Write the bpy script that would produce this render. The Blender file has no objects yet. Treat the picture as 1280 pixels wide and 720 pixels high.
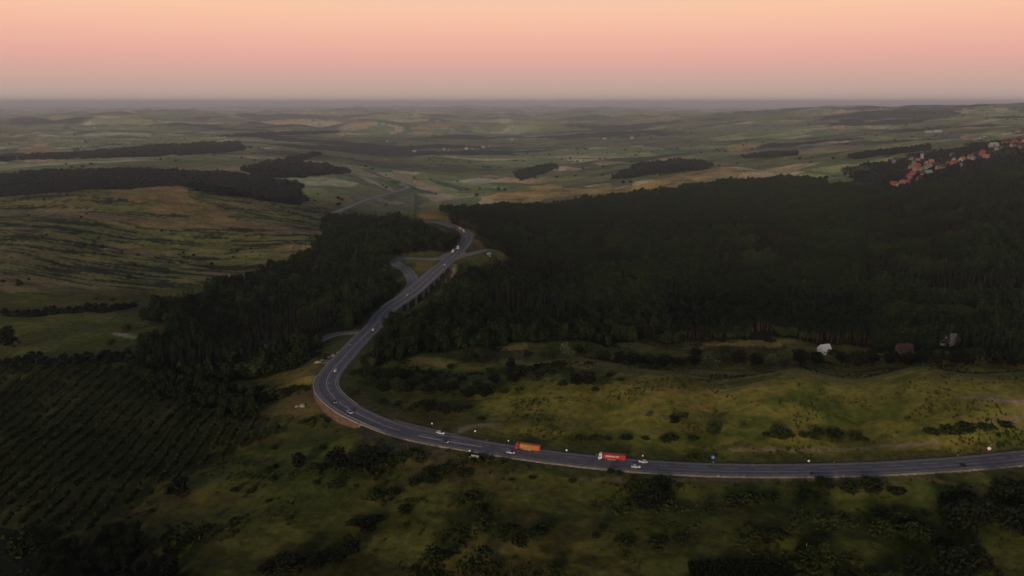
import bpy, bmesh, math, random
import numpy as np
from mathutils import Vector, Matrix
random.seed(7); RNG = np.random.default_rng(7)
S = bpy.context.scene
COL = S.collection
R = math.radians

# ------------------------------------------------------------------ camera model
F = 1004.0; PITCH = R(13.05); CAMZ = 180.0
CP, SP = math.cos(PITCH), math.sin(PITCH)
def ray(px, py):
    u = (px-640)/F; v = (360-py)/F
    x, y, z = u, CP+v*SP, -SP+v*CP
    h = math.hypot(x, y)
    return math.atan2(x, y), z/h            # azimuth, slope (dz per metre of ground distance)

# ------------------------------------------------------------------ noise
def _hash(ix, iy, seed):
    n = (ix.astype(np.int64)*374761393 + iy.astype(np.int64)*668265263 + seed*974634777) & 0x7fffffff
    n = ((n ^ (n >> 13))*1274126177) & 0x7fffffff
    n = ((n ^ (n >> 16))*1103515245) & 0x7fffffff
    return ((n >> 8) & 0xffff)/65535.0
def perlin(x, y, seed=0):
    x = np.asarray(x, float); y = np.asarray(y, float)
    ix = np.floor(x); iy = np.floor(y); fx = x-ix; fy = y-iy
    ux = fx*fx*fx*(fx*(fx*6-15)+10); uy = fy*fy*fy*(fy*(fy*6-15)+10)
    def g(dx, dy):
        a = _hash(ix+dx, iy+dy, seed)*2*np.pi
        return np.cos(a)*(fx-dx)+np.sin(a)*(fy-dy)
    a = g(0,0)*(1-ux)+g(1,0)*ux; b = g(0,1)*(1-ux)+g(1,1)*ux
    return (a*(1-uy)+b*uy)*1.5
def fbm(x, y, seed=0, oct=4, gain=.5):
    t = 0; a = 1; f = 1
    for o in range(oct):
        t = t+a*perlin(x*f+o*17.3, y*f-o*9.1, seed+o); a *= gain; f *= 2.03
    return t
def sstep(a, b, x):
    t = np.clip((x-a)/(b-a), 0, 1); return t*t*(3-2*t)

# ------------------------------------------------------------------ base terrain: thin plate through surveyed heights
ctrl = []
def P(px, py, D, canopy=0):
    az, s = ray(px, py); ctrl.append((az, D, CAMZ+D*s-canopy))
def W(azd, D, z): ctrl.append((R(azd), D, z))
for a in (-50, -25, 0, 25, 50):
    W(a, 60, -16); W(a, 160, -12)
for a in (-50, -34, -18): W(a, 280, -9)
for a in (0, 18, 34, 50): W(a, 280, -5)
for a in (-12, 5, 20, 34, 50): W(a, 400, 0)
W(-33, 400, -9); W(-50, 400, -9); W(-22, 450, -7); W(-33, 550, -9); W(-20, 560, -9); W(-50, 600, -9)
P(700, 470, 480); P(840, 462, 492); P(1000, 455, 512); P(1150, 455, 530); P(1280, 456, 560); W(45, 560, 10)
W(6, 440, 3); W(15, 450, 5); W(25, 470, 6)
for a in (10, 17, 24, 32, 42): W(a, 585, -13)
P(560, 470, 520); P(640, 440, 590); P(760, 431, 625); P(930, 427, 640); P(1200, 437, 650)
P(500, 455, 540)
P(700, 350, 850, 16); P(900, 340, 920, 16); P(1100, 330, 950, 16); P(1280, 340, 930, 16)
P(800, 290, 1150, 16); P(1000, 290, 1150, 16); P(1200, 290, 1100, 16)
P(620, 300, 1080, 16); W(45, 1100, 25); W(45, 1700, 85)
P(700, 249, 1650, 16); P(600, 252, 1530, 16); P(800, 238, 1700, 16); P(900, 225, 1750, 16); P(1000, 217, 1800, 16)
P(1120, 236, 1500, 14); P(1200, 212, 1600, 10); P(1280, 198, 1650, 14)
# road corridor
P(471, 403, 650); P(408, 480, 500, 4); P(566, 320, 918); P(520, 372, 750, 7); P(581, 290, 1090); P(500, 325, 890)
P(545, 264, 1270); P(470, 267, 1290, 15); P(410, 272, 1250, 15)
# left
P(90, 415, 715); P(90, 380, 810); P(60, 350, 930); P(160, 310, 1080); P(20, 300, 1100); P(320, 300, 1100); P(200, 265, 1300); P(60, 265, 1320)
P(350, 275, 1230); P(20, 243, 1540); P(120, 234, 1520); P(220, 231, 1480); P(300, 250, 1400); P(395, 262, 1380)
P(300, 400, 700, 15); P(400, 330, 900, 15)
W(-34, 1850, -12); W(-25, 1850, -18); W(-17, 1850, -48)
P(20, 214, 2250, 14); P(150, 208, 2200, 14); P(300, 212, 2150, 14); P(380, 228, 1900, 10)
W(-50, 1200, 0); W(-50, 2000, 0); W(-50, 4000, -10)
P(20, 200, 2900); P(200, 195, 2900); P(40, 193, 3400); P(300, 180, 3600); P(350, 200, 2700)
P(100, 165, 5500); P(300, 163, 5800)
W(-5, 1430, -30); W(-8, 1750, -62); W(-2, 1750, -62); W(-5, 2150, -66); W(-5, 2800, -62); W(0, 4500, -48); W(-8, 3800, -45); W(4, 7000, -40); W(-12, 7500, -20)
P(620, 243, 1900); P(740, 235, 1950); P(900, 208, 2100); P(840, 219, 2030); W(5, 2350, -60); P(830, 201, 2500, 12); W(14, 2350, -15)
P(1000, 200, 2300); P(1100, 190, 2500); P(1200, 180, 2500); P(1280, 172, 2600)
P(1000, 170, 4000); P(1150, 155, 4500); P(1280, 150, 4300); W(45, 4000, 95)
P(1280, 131, 6800); P(1180, 133, 7000); P(1060, 136, 7300); P(940, 140, 8000); W(45, 7000, 150)
for a in (18, 25, 33, 45): W(a, 9500, 60)
for a in (-50, -32, -16, 0, 16, 32, 50): W(a, 15000, -30); W(a, 26000, -80); W(a, 45000, -200)
KA = 1.6
ctrl = np.array(ctrl)
cu = np.stack([ctrl[:,0]*KA, np.log(ctrl[:,1])], 1)
def tps(r2): return .5*r2*np.log(r2+1e-12)
_n = len(ctrl)
_K = tps(((cu[:,None]-cu[None])**2).sum(-1)) + np.eye(_n)*2e-3
_P = np.concatenate([np.ones((_n,1)), cu], 1)
_A = np.block([[_K, _P], [_P.T, np.zeros((3,3))]])
_w = np.linalg.solve(_A, np.concatenate([ctrl[:,2], np.zeros(3)]))
def base_h(x, y):
    x = np.asarray(x, float); y = np.asarray(y, float)
    az = np.arctan2(x, y)*KA; D = np.hypot(x, y); ld = np.log(np.maximum(D, 40))
    z = _w[_n]+_w[_n+1]*az+_w[_n+2]*ld
    for i in range(_n):
        z = z+_w[i]*tps((az-cu[i,0])**2+(ld-cu[i,1])**2)
    # relief
    z = z+fbm(x/90, y/60, 3, 3)*(1.5+1.0*sstep(250, 380, D)*(1-sstep(420,520,D)*.2)) *.9
    z = z+fbm(x/420, y/220, 11, 3)*(2.0+6*sstep(1000, 1500, D)*(1-sstep(1550,1800,D)*.3)+8*sstep(2200, 3500, D))
    z = z+fbm(x/2600, y/900, 21, 4)*(38*sstep(2600, 6500, D)+30*sstep(9000, 20000, D))
    z = z+fbm(x/170, y/150, 23, 2)*11*sstep(1720, 1900, D)*(1-sstep(2500, 3200, D))*(np.arctan2(x, y) > -.12)
    z = z+(np.abs(fbm(x/1700, y/700, 25, 3))-.25)*105*sstep(4200, 8000, D)*(1-.8*sstep(.12, .26, np.arctan2(x, y)))
    z = z+(perlin(x/5200, y/2300, 27)+.5*perlin(x/2300, y/1300, 28))*75*sstep(12000, 19000, D)
    # terraced slope on the left hillside: real steps
    m = sstep(.19, .27, -np.arctan2(x, y))
    ph = z/3.2+.35*fbm(x/160, y/160, 31, 2)
    z = z+m*(ph-np.floor(ph)-.5)*1.6*sstep(900, 1000, D)*(1-sstep(1480, 1560, D))
    return z

# ------------------------------------------------------------------ polar grid heights
azf = np.concatenate([np.linspace(R(-56), R(-36.5), 60)[:-1], np.linspace(R(-36.5), R(36.5), 860), np.linspace(R(36.5), R(56), 60)[1:]])
rr = [70.0]
while rr[-1] < 46000:
    r = rr[-1]
    rr.append(r*(1.02 if r < 230 else 1.0048 if r < 1400 else 1.0042 if r < 3500 else 1.007))
rr = np.array(rr); NA, NR = len(azf), len(rr)
AZ, RRG = np.meshgrid(azf, rr)              # [NR, NA]
GX = RRG*np.sin(AZ); GY = RRG*np.cos(AZ)
GZ = base_h(GX, GY)
def bil(G, x, y):
    x = np.asarray(x, float); y = np.asarray(y, float)
    az = np.arctan2(x, y); D = np.hypot(x, y)
    fa = np.interp(az, azf, np.arange(NA)); fr = np.interp(D, rr, np.arange(NR))
    ia = np.clip(fa.astype(int), 0, NA-2); ir = np.clip(fr.astype(int), 0, NR-2); ta = fa-ia; tr = fr-ir
    return (G[ir,ia]*(1-ta)+G[ir,ia+1]*ta)*(1-tr)+(G[ir+1,ia]*(1-ta)+G[ir+1,ia+1]*ta)*tr
def hit(px, py, lift=0, G=None, dmin=0):
    """where the line of sight through a point of the photograph meets the ground"""
    az, s = ray(px, py)
    G = GZ if G is None else G
    col = np.clip(np.interp(az, azf, np.arange(NA)), 0, NA-1.001); i = int(col); t = col-i
    hz = G[:,i]*(1-t)+G[:,i+1]*t+lift
    d = (CAMZ+s*rr)-hz
    k = np.where((d < 0) & (rr > max(dmin, 100)))[0]
    if len(k) == 0: D = rr[-2]
    else:
        k = k[0]; D = rr[k-1]+(rr[k]-rr[k-1])*d[k-1]/(d[k-1]-d[k]) if d[k-1] > 0 else rr[k]
    return np.array([D*math.sin(az), D*math.cos(az), CAMZ+s*D])
def gz(x, y): return bil(GZ, x, y)

# ------------------------------------------------------------------ road centre lines
def spline(pts, step):
    pts = np.array(pts, float); out = []
    p = np.vstack([2*pts[0]-pts[1], pts, 2*pts[-1]-pts[-2]])
    for i in range(1, len(p)-2):
        n = max(2, int(np.linalg.norm(p[i+1]-p[i])/step))
        for k in range(n):
            t = k/n
            out.append(.5*((2*p[i])+(-p[i-1]+p[i+1])*t+(2*p[i-1]-5*p[i]+4*p[i+1]-p[i+2])*t*t+(-p[i-1]+3*p[i]-3*p[i+1]+p[i+2])*t**3))
    out.append(p[-2]); return np.array(out)
def resample(c, step):
    s = np.concatenate([[0], np.cumsum(np.linalg.norm(np.diff(c[:,:2], axis=0), axis=1))])
    n = max(2, int(s[-1]/step)+1); q = np.linspace(0, s[-1], n)
    return np.stack([np.interp(q, s, c[:,j]) for j in range(c.shape[1])], 1)
def smooth(c, k, cols=(2,)):
    c = c.copy()
    for j in cols:
        v = np.pad(c[:,j], k, mode='reflect', reflect_type='odd'); c[:,j] = np.convolve(v, np.ones(2*k+1)/(2*k+1), 'valid')
    return c
main_px = [(1460,541,0),(1370,560,0),(1280,571.5,0),(1200,579,0),(1100,585,0),(1000,587.5,0),(900,587,0),(800,582,0),(720,574.5,0),(650,565.5,0),(594,556.5,0),(545,548.5,.5),(499,538,1.5),(471,527.5,3),(443,515,5),(424,502.5,6),(411,489,6),(408.5,476,5),(416,462,3),(431,445.5,1),(446,429,0),(460,415,0),(471,402.5,0),(477,393,1),(491,381,3),(513,366.7,6),(535.5,346.7,6),(553,331,3),(566.7,320,0),(577.8,307.8,0),(584,298,0),(582,289.5,0),(573,284.5,0),(560,280.5,0)]
def road_line(px, step=4, sm=8):
    c = spline([hit(a, b, l) for a, b, l in px], step); c = resample(c, step)
    D = np.hypot(c[:,0], c[:,1]); sl_ = (c[:,2]-CAMZ)/D; az_ = np.arctan2(c[:,0], c[:,1])
    c = smooth(smooth(c, sm), sm); D = (c[:,2]-CAMZ)/sl_; c[:,0] = D*np.sin(az_); c[:,1] = D*np.cos(az_)
    return c
main = road_line(main_px, 4, 12)
main = smooth(main, 2, (0,1))
d0 = main[-1]-main[-6]; d0 /= np.linalg.norm(d0[:2])
ext = [main[-1]+d0*20*k+np.array([-1.2*k*k, 0, -.9*k*k]) for k in range(1, 8)]
main = resample(np.vstack([main, ext]), 4)
def zon(c, other, reach=14):
    """ease a side road onto the height of the road it joins"""
    for i in range(len(c)):
        d = np.hypot(other[:,0]-c[i,0], other[:,1]-c[i,1]); k = d.argmin()
        w = 1-sstep(reach, reach+40, d[k]); c[i,2] = c[i,2]*(1-w)+other[k,2]*w
    return c
slip = zon(road_line([(500,374,5),(511,364,4),(516.5,353,3),(513,342,2),(505,334,1),(496.5,330,0),(492.5,326,0),(500,322.6,0),(524,320.8,0),(544,320.6,0),(562,321,0)], 3, 6), main)
stub_e = zon(road_line([(564,322,0),(578,321,0),(595,320,0),(612,319.5,0)], 3, 4), main)
stub_w = zon(road_line([(463,411,0),(452,412.5,0),(440,414.5,0),(425,417.5,0),(410,423,0),(396,429,0)], 3, 4), main)
layby = zon(road_line([(492,531.5,1),(515,536.5,0),(545,541.5,0),(580,548,0),(606,556,0),(630,563,0)], 3, 4), main, 30)
far_road = road_line([(418,266,0),(430,261,0),(450,252.5,0),(470,246,0),(492,240,0),(506,236,0),(510,233,0),(500,229.5,0)], 12, 4)
roads = [(main, 8.2, 'main'), (slip, 5.5, 'slip'), (stub_e, 6, 'stub'), (stub_w, 4, 'stubw'), (layby, 5, 'lay'), (far_road, 8, 'far')]

# index ranges of main road: wall and viaduct
def nearest_i(c, px, py, lift=0):
    p = hit(px, py, lift); return int(np.hypot(c[:,0]-p[0], c[:,1]-p[1]).argmin())
iw0, iw1 = nearest_i(main, 466, 527, 2), nearest_i(main, 410, 472, 4)
iv0, iv1 = nearest_i(main, 484, 386, 3), nearest_i(main, 551, 333, 3)
iw0, iw1 = sorted((iw0, iw1)); iv0, iv1 = sorted((iv0, iv1))
# carve the ground to the roads
def dist_to(c, X, Y):
    best = np.full(X.shape, 1e9); idx = np.zeros(X.shape, int); x0, x1 = c[:,0].min()-130, c[:,0].max()+130; y0, y1 = c[:,1].min()-130, c[:,1].max()+130
    m = (X > x0) & (X < x1) & (Y > y0) & (Y < y1); xs = X[m]; ys = Y[m]; b = np.full(xs.shape, 1e9); ii = np.zeros(xs.shape, int)
    for k in range(0, len(c)):
        d = (xs-c[k,0])**2+(ys-c[k,1])**2; u = d < b; b[u] = d[u]; ii[u] = k
    best[m] = np.sqrt(b); idx[m] = ii
    return best, idx
def side(c, idx, X, Y):
    t = np.gradient(c[:,:2], axis=0); T = t[idx]
    return T[...,0]*(Y-c[idx,1])-T[...,1]*(X-c[idx,0])      # >0 left of the direction of travel
RD = {}
wz = np.zeros_like(GZ)
for c, hw, nm in roads:
    dist, idx = dist_to(c, GX, GY)
    RD[nm] = dist
    zr = c[idx,2]-.55
    inner, outer = hw+2.0, hw+26
    if nm == 'main':
        sd = side(c, idx, GX, GY)            # main runs right to left, outside of bend is its left hand
        wall = (idx >= iw0) & (idx <= iw1) & (sd > 0)
        via = (idx >= iv0) & (idx <= iv1) & (sd < 0)
        viaL = (idx >= iv0) & (idx <= iv1) & (sd >= 0)
        w = 1-sstep(inner, outer, dist)
        w = np.where(wall, 1-sstep(5.4, 8.0, dist), w)
        w = np.where(via, (1-sstep(hw-5, hw-2, dist)), w)
        w = np.where(dist > 1e8, 0, w)
        main_side = sd; main_idx = idx
        GZ = GZ*(1-w)+zr*w
        # the ravine under the viaduct
        rav = np.exp(-((dist-16)/16)**2)*np.exp(-((idx-(iv0+iv1)/2)/((iv1-iv0)/2.3))**4)*(sd < 0)
        GZ = GZ-rav*5
        # ground beyond the wall foot stays low
    else:
        w = np.where(dist > 1e8, 0, 1-sstep(inner, outer, dist))
        near_main = 1-sstep(9, 14, RD['main']) if nm != 'far' else 0
        w = w*(1-near_main)
        GZ = GZ*(1-w)+zr*w
road_d = np.minimum.reduce([RD[k]-h for (c, h, k) in roads])

# ------------------------------------------------------------------ land cover masks
def dens(poly, n=10):
    out = []
    L = len(poly)
    for i in range(L):
        a = poly[i]; b = poly[(i+1) % L]
        wa = loc(a); wb = loc(b)
        if len(a) == 2 and len(b) == 2:
            for k in range(n):
                t = k/n; out.append(loc((a[0]*(1-t)+b[0]*t, a[1]*(1-t)+b[1]*t)))
        else:
            for k in range(n):
                t = k/n; out.append(wa*(1-t)+wb*t)
    return np.array(out)
def loc(p):
    """(azimuth, log distance) of a surveyed corner"""
    if len(p) == 3 and p[2] == 'c':
        h = hit(p[0], p[1], 14); return np.array([math.atan2(h[0], h[1]), math.log(math.hypot(h[0], h[1]))])
    if len(p) == 3:
        az, s = ray(p[0], p[1]); return np.array([az, math.log(p[2])])
    h = hit(*p); return np.array([math.atan2(h[0], h[1]), math.log(math.hypot(h[0], h[1]))])
def inside(poly, X, Y, warp=0, wl=60, seed=5):
    """poly in azimuth/log distance; X, Y world; True inside"""
    a = np.arctan2(X, Y); l = np.log(np.hypot(X, Y)+1e-6)
    res = np.zeros(X.shape, bool); mg = .06
    m0 = (a > poly[:,0].min()-mg) & (a < poly[:,0].max()+mg) & (l > poly[:,1].min()-mg) & (l < poly[:,1].max()+mg)
    X = X[m0]; Y = Y[m0]
    if warp:
        wx = fbm(X/wl, Y/wl, seed, 3)*warp; wy = fbm(X/wl+50, Y/wl, seed+3, 3)*warp*1.6; X = X+wx; Y = Y+wy
    a = np.arctan2(X, Y); l = np.log(np.hypot(X, Y)+1e-6)
    ins = np.zeros(a.shape, bool)
    n = len(poly)
    for i in range(n):
        x1, y1 = poly[i]; x2, y2 = poly[(i+1) % n]
        if y1 == y2: continue
        c = ((y1 > l) != (y2 > l)) & (a < (x2-x1)*(l-y1)/(y2-y1)+x1)
        ins ^= c
    res[m0] = ins
    return res
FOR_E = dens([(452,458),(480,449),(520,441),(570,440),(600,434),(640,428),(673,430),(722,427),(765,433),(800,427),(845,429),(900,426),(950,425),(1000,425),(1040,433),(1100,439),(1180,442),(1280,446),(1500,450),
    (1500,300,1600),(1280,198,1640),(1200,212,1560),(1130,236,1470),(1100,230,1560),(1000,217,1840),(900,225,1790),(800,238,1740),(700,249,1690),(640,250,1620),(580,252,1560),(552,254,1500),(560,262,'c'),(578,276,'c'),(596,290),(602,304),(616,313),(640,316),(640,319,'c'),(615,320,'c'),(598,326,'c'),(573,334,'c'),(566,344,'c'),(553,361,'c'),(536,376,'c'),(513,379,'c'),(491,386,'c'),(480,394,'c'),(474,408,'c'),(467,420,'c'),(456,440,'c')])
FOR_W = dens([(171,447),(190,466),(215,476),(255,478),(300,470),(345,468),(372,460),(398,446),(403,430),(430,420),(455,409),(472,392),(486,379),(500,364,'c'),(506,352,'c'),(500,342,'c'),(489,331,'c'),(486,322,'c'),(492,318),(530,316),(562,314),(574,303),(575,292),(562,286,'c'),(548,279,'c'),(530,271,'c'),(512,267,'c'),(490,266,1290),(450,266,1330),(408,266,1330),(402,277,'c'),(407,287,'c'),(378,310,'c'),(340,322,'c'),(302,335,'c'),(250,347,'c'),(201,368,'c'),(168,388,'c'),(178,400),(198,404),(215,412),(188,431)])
SCRUB_W = dens([(168,447),(215,476),(255,478),(262,484),(280,492),(316,502),(326,514),(300,524),(250,512),(200,498),(160,470)])
SCRUB_L = dens([(-60,665),(0,655),(60,665),(110,690),(160,668),(215,690),(225,730),(200,800),(-150,800)])
F1 = dens([(-80,222,2280),(60,212,2280),(130,207,2240),(240,207,2220),(330,213,2120),(375,225,1950),(381,240,1800),(360,250,1640),(318,254,1490),(280,251,1440),(248,244,1440),(236,236,1500),(236,232,1640),(120,232,1680),(-80,240,1700)])
F2 = dens([(-60,204),(60,199),(150,197),(250,193),(304,188),(302,178.5),(250,180),(190,184),(100,193),(-60,202.5)])
F3 = dens([(305,213),(345,203),(395,192.5),(400,193.5),(372,203),(410,208),(440,216),(400,219),(378,222),(330,222)])
F4 = dens([(764,224),(780,214),(800,207),(850,201),(892,207),(880,212),(830,217),(790,222)])
F5 = dens([(1056,212),(1090,203),(1130,196),(1180,186),(1230,178),(1300,168),(1400,160),(1400,200),(1280,197,1640),(1200,212,1560),(1130,236,1470),(1105,236,1530),(1080,224,1600)])
F6 = [dens(p) for p in ([(268,170.5),(340,166),(424,163.5),(424,166),(340,169.5),(280,171.5)], [(920,197),(960,191),(998,190),(995,194),(950,198)], [(1060,196),(1100,190),(1160,183),(1165,187),(1110,194),(1070,199)], [(640,216),(690,205),(700,209),(660,224),(650,226)])]
HEDGE = dens([(-60,456),(0,449),(60,447),(170,443),(175,452),(90,456),(0,460)])
HEDGE2 = dens([(0,391),(60,387),(120,385),(170,381),(172,387),(110,392),(60,394),(0,396)])
ORCH = dens([(-80,458),(0,459),(90,457),(160,457),(178,478),(200,495),(250,510),(300,522),(345,524),(368,534),(366,544),(335,552),(290,572),(235,592),(200,612),(160,640),(120,668),(60,668),(0,660),(-120,660)])
MEAD_R = dens([(455,470),(500,500),(560,525),(700,545),(900,560),(1280,560),(1500,540),(1500,455),(1280,457),(1000,456),(840,463),(760,468),(700,480),(620,486),(520,500)])
GOLD = [dens(p) for p in ([(600,247),(620,241),(680,232),(730,236),(790,232),(850,218),(905,208),(940,214),(880,224),(800,240),(720,247,1800),(640,250,1800)], [(130,236),(200,231),(240,233),(236,246),(280,262),(300,285),(240,275),(200,262),(160,250)], [(493,452),(515,445),(560,448),(578,456),(550,462),(505,462)], [(640,452),(700,448),(742,452),(740,460),(690,458),(650,460)], [(770,430),(800,426),(826,432),(800,440),(775,437)], [(845,436),(880,428),(950,427),(992,429),(990,434),(900,440)], [(512,266),(545,258),(570,272),(576,284),(550,276)], [(515,340),(520,326),(552,323),(530,348)], [(618,432),(660,431),(664,439),(625,439)], [(0,395),(60,392),(160,386),(190,405),(150,440),(60,446),(0,446)], [(905,186),(940,176),(948,184),(915,190)], [(508,158),(570,152),(590,156),(520,164)], [(20,186),(60,182),(76,186),(50,193),(30,192)], [(262,480),(300,472),(345,470),(372,463),(398,450),(404,470),(396,490),(400,515),(370,525),(330,512),(316,502),(280,492)])]
FORESTS = [FOR_E, FOR_W, SCRUB_W]
HOLES = [dens(p) for p in ([(850,441),(985,437),(986,430),(940,428),(880,430),(850,436)], )]

# ------------------------------------------------------------------ ground colours (surface colours, with shade painted into the foreground)
D_ = RRG
def mix(a, b, t): return a*(1-t[...,None])+np.asarray(b)*t[...,None]
n1 = fbm(GX/70, GY/45, 41, 4); n2 = fbm(GX/14, GY/9, 47, 3); n3 = fbm(GX/260, GY/160, 53, 3)
green = np.array([.125, .125, .026]); green2 = np.array([.075, .090, .018]); dry = np.array([.27, .195, .055]); brown = np.array([.13, .082, .032])
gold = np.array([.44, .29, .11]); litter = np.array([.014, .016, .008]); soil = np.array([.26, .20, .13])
Cc = np.broadcast_to(green, GX.shape+(3,)).copy()
Cc = mix(Cc, green2, sstep(-.15, .35, n1+.3*n2))
Cc = mix(Cc, dry, sstep(.0, .55, n3+.5*n2+.25*n1)*.7)
Cc = mix(Cc, brown, sstep(.15, .6, fbm(GX/120, GY/70, 61, 3)+.35*n2)*.6)
# foreground shade painted into the ground colour, patchy like rank growth
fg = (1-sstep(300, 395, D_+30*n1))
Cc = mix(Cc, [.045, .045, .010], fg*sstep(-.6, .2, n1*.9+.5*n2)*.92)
m = inside(MEAD_R, GX, GY, 8).astype(float)
mc = mix(np.broadcast_to(np.array([.20, .178, .036]), Cc.shape).copy(), [.32, .225, .06], sstep(-.1, .5, n3+.6*n2)*.8)
mc = mix(mc, [.10, .118, .02], sstep(.1, .5, fbm(GX/55, GY/30, 71, 4)))
Cc = mix(Cc, mc, m*.9)
# terraced hillside
ter = sstep(.17, .21, -AZ+.03*n1)*sstep(860, 900, D_+20*n1)*(1-sstep(1640, 1720, D_))
ph = gz(GX, GY)/3.2
bw = 26*perlin(GX/240, GY/160, 85)+60*perlin(GX/600, GY/400, 86)
band = fbm(GX/130, (GY+bw)/13, 81, 3)+.6*fbm(GX/45, (GY+bw)/9, 83, 3)+.35*perlin(GX/300, GY/150, 84)
tc = mix(np.broadcast_to(np.array([.21, .20, .06]), Cc.shape).copy(), [.030, .042, .018], sstep(-.02, .2, band))
tc = mix(tc, [.29, .21, .10], sstep(.05, .5, fbm(GX/240, GY/90, 87, 3)-.45*band)*.75)
Cc = mix(Cc, tc, ter)
# far patchwork of strip fields
fw = sstep(1650, 1850, D_)*(1-ter)
def hsh(a, b, s): return _hash(np.floor(a), np.floor(b), s)
reg = (perlin(GX/1500, GY/1300, 91) > 0).astype(float)+2*(perlin(GX/1900, GY/1700, 95) > .1)
ang = reg*.95+.25+.25*perlin(GX/900, GY/900, 97)
su = GX*np.cos(ang)+GY*np.sin(ang)+60*perlin(GX/400, GY/400, 99); sv = -GX*np.sin(ang)+GY*np.cos(ang)+60*perlin(GX/500, GY/400, 103)
sc = np.where(D_ > 5500, 2.2, np.where(reg > 1, 1.3, .8))
ca = su/(95*sc); cb = sv/(300*sc)
h1 = hsh(ca, cb, 5+1); h2 = hsh(ca, cb, 29)
pal = np.array([[.10,.12,.045],[.09,.115,.05],[.14,.135,.06],[.27,.205,.115],[.13,.135,.055],[.05,.068,.04],[.20,.165,.10],[.12,.14,.05],[.34,.23,.145],[.10,.11,.06]])
fc = pal[(h1*9.999).astype(int)]
fc = fc*(1.75+1.5*h2)[...,None]
pasture = mix(np.broadcast_to(np.array([.22, .215, .09]), Cc.shape).copy(), [.09, .115, .06], sstep(-.05, .45, fbm(GX/300, GY/90, 107, 5)))
usef = sstep(-.12, .06, perlin(GX/1100, GY/800, 109)+.12)
fc = fc*usef[...,None]+pasture*(1-usef)[...,None]
edge = np.maximum(1-sstep(.02, .07, np.abs(ca-np.round(ca))), 1-sstep(.01, .03, np.abs(cb-np.round(cb))))
fc = mix(fc, [.045, .06, .03], edge*usef*.5*(h2 > .6))
wood = sstep(.20, .27, fbm(GX/1500, GY/520, 113, 4)+.06*n1)*sstep(2700, 3300, D_)
fc = mix(fc, [.014, .020, .016], wood*.95)
Cc = mix(Cc, fc, fw)
for k, p in enumerate(GOLD):
    m = inside(p, GX, GY, 7 if k in (2,3,4,5,6,7,8) else 14, 50, 9+k).astype(float)
    g = gold*1.15 if k < 1 else gold*.8 if k < 2 else green*1.25 if k == 9 else dry*.72 if k == 13 else dry*.9 if k in (6,7) else np.array([.34, .255, .08])*.85 if k < 10 else gold*1.15
    vv = mix(np.broadcast_to(g, Cc.shape).copy(), green*1.1, sstep(.0, .6, n1+.5*n2)*(.7 if k in (0,1,9,13) else .4))
    Cc = mix(Cc, vv, m*.88)
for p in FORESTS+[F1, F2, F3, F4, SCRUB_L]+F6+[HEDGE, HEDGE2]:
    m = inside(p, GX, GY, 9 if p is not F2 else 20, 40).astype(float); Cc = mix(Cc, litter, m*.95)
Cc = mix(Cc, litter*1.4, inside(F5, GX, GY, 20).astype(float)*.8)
m = inside(ORCH, GX, GY, 4).astype(float); Cc = mix(Cc, mix(np.broadcast_to(np.array([.10,.10,.028]), Cc.shape).copy(), [.13,.10,.035], sstep(.1,.6,n1+.4*n2)), m*.95)
# verges, embankment soil, and bare patches
Cc = mix(Cc, [.12, .10, .05], (1-sstep(1.5, 7, road_d+2*n2))*.55)
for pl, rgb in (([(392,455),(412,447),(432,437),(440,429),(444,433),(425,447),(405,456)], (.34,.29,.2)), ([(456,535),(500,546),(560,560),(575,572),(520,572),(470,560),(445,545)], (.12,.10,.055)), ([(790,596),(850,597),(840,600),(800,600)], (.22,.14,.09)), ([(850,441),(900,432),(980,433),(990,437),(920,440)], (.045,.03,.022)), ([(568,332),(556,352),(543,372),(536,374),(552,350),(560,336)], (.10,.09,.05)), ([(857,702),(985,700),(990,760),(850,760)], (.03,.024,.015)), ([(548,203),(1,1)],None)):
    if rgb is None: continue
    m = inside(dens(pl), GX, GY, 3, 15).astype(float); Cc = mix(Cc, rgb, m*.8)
tracks = [([(566,545),(574,539),(583,534.5),(600,531.5),(622,531)], 2.2, (.26,.21,.13)),
 ([(915,562),(950,562),(1036,563),(1090,559.5),(1134,556),(1170,553)], 1.6, (.24,.18,.10)),
 ([(1200,497),(1225,498),(1262,501.5),(1300,503)], 1.8, (.25,.18,.12)), ([(1215,530),(1265,524),(1300,521)], 1.3, (.18,.14,.08)),
 ([(900,599),(950,600.5),(1053,598),(1104,593.5),(1150,598),(1182,604),(1238,617),(1300,628)], 1.3, (.17,.13,.07)),
 ([(146,417),(157,419),(170,421.5),(188,426)], 3.2, (.36,.30,.2)), ([(224,586),(250,583),(273,580.5),(330,576.5),(380,566)], 1.2, (.10,.055,.035)),
 ([(569,331),(567,340),(564,349),(556,358),(544,369)], 1.6, (.2,.17,.13)), ([(700,598),(800,600),(900,599)], 1.2, (.15,.12,.06)), ]
for pts, hw, rgb in tracks:
    c = resample(spline([hit(a, b) for a, b in pts], 2), 1.5)
    d, _ = dist_to(c, GX, GY); w = 1-sstep(hw*.6, hw*1.5, d+.8*n2); rgb = np.array(rgb)*1.1
    Cc = mix(Cc, rgb, w)
Cc = np.clip(Cc, .01, .6)

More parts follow.
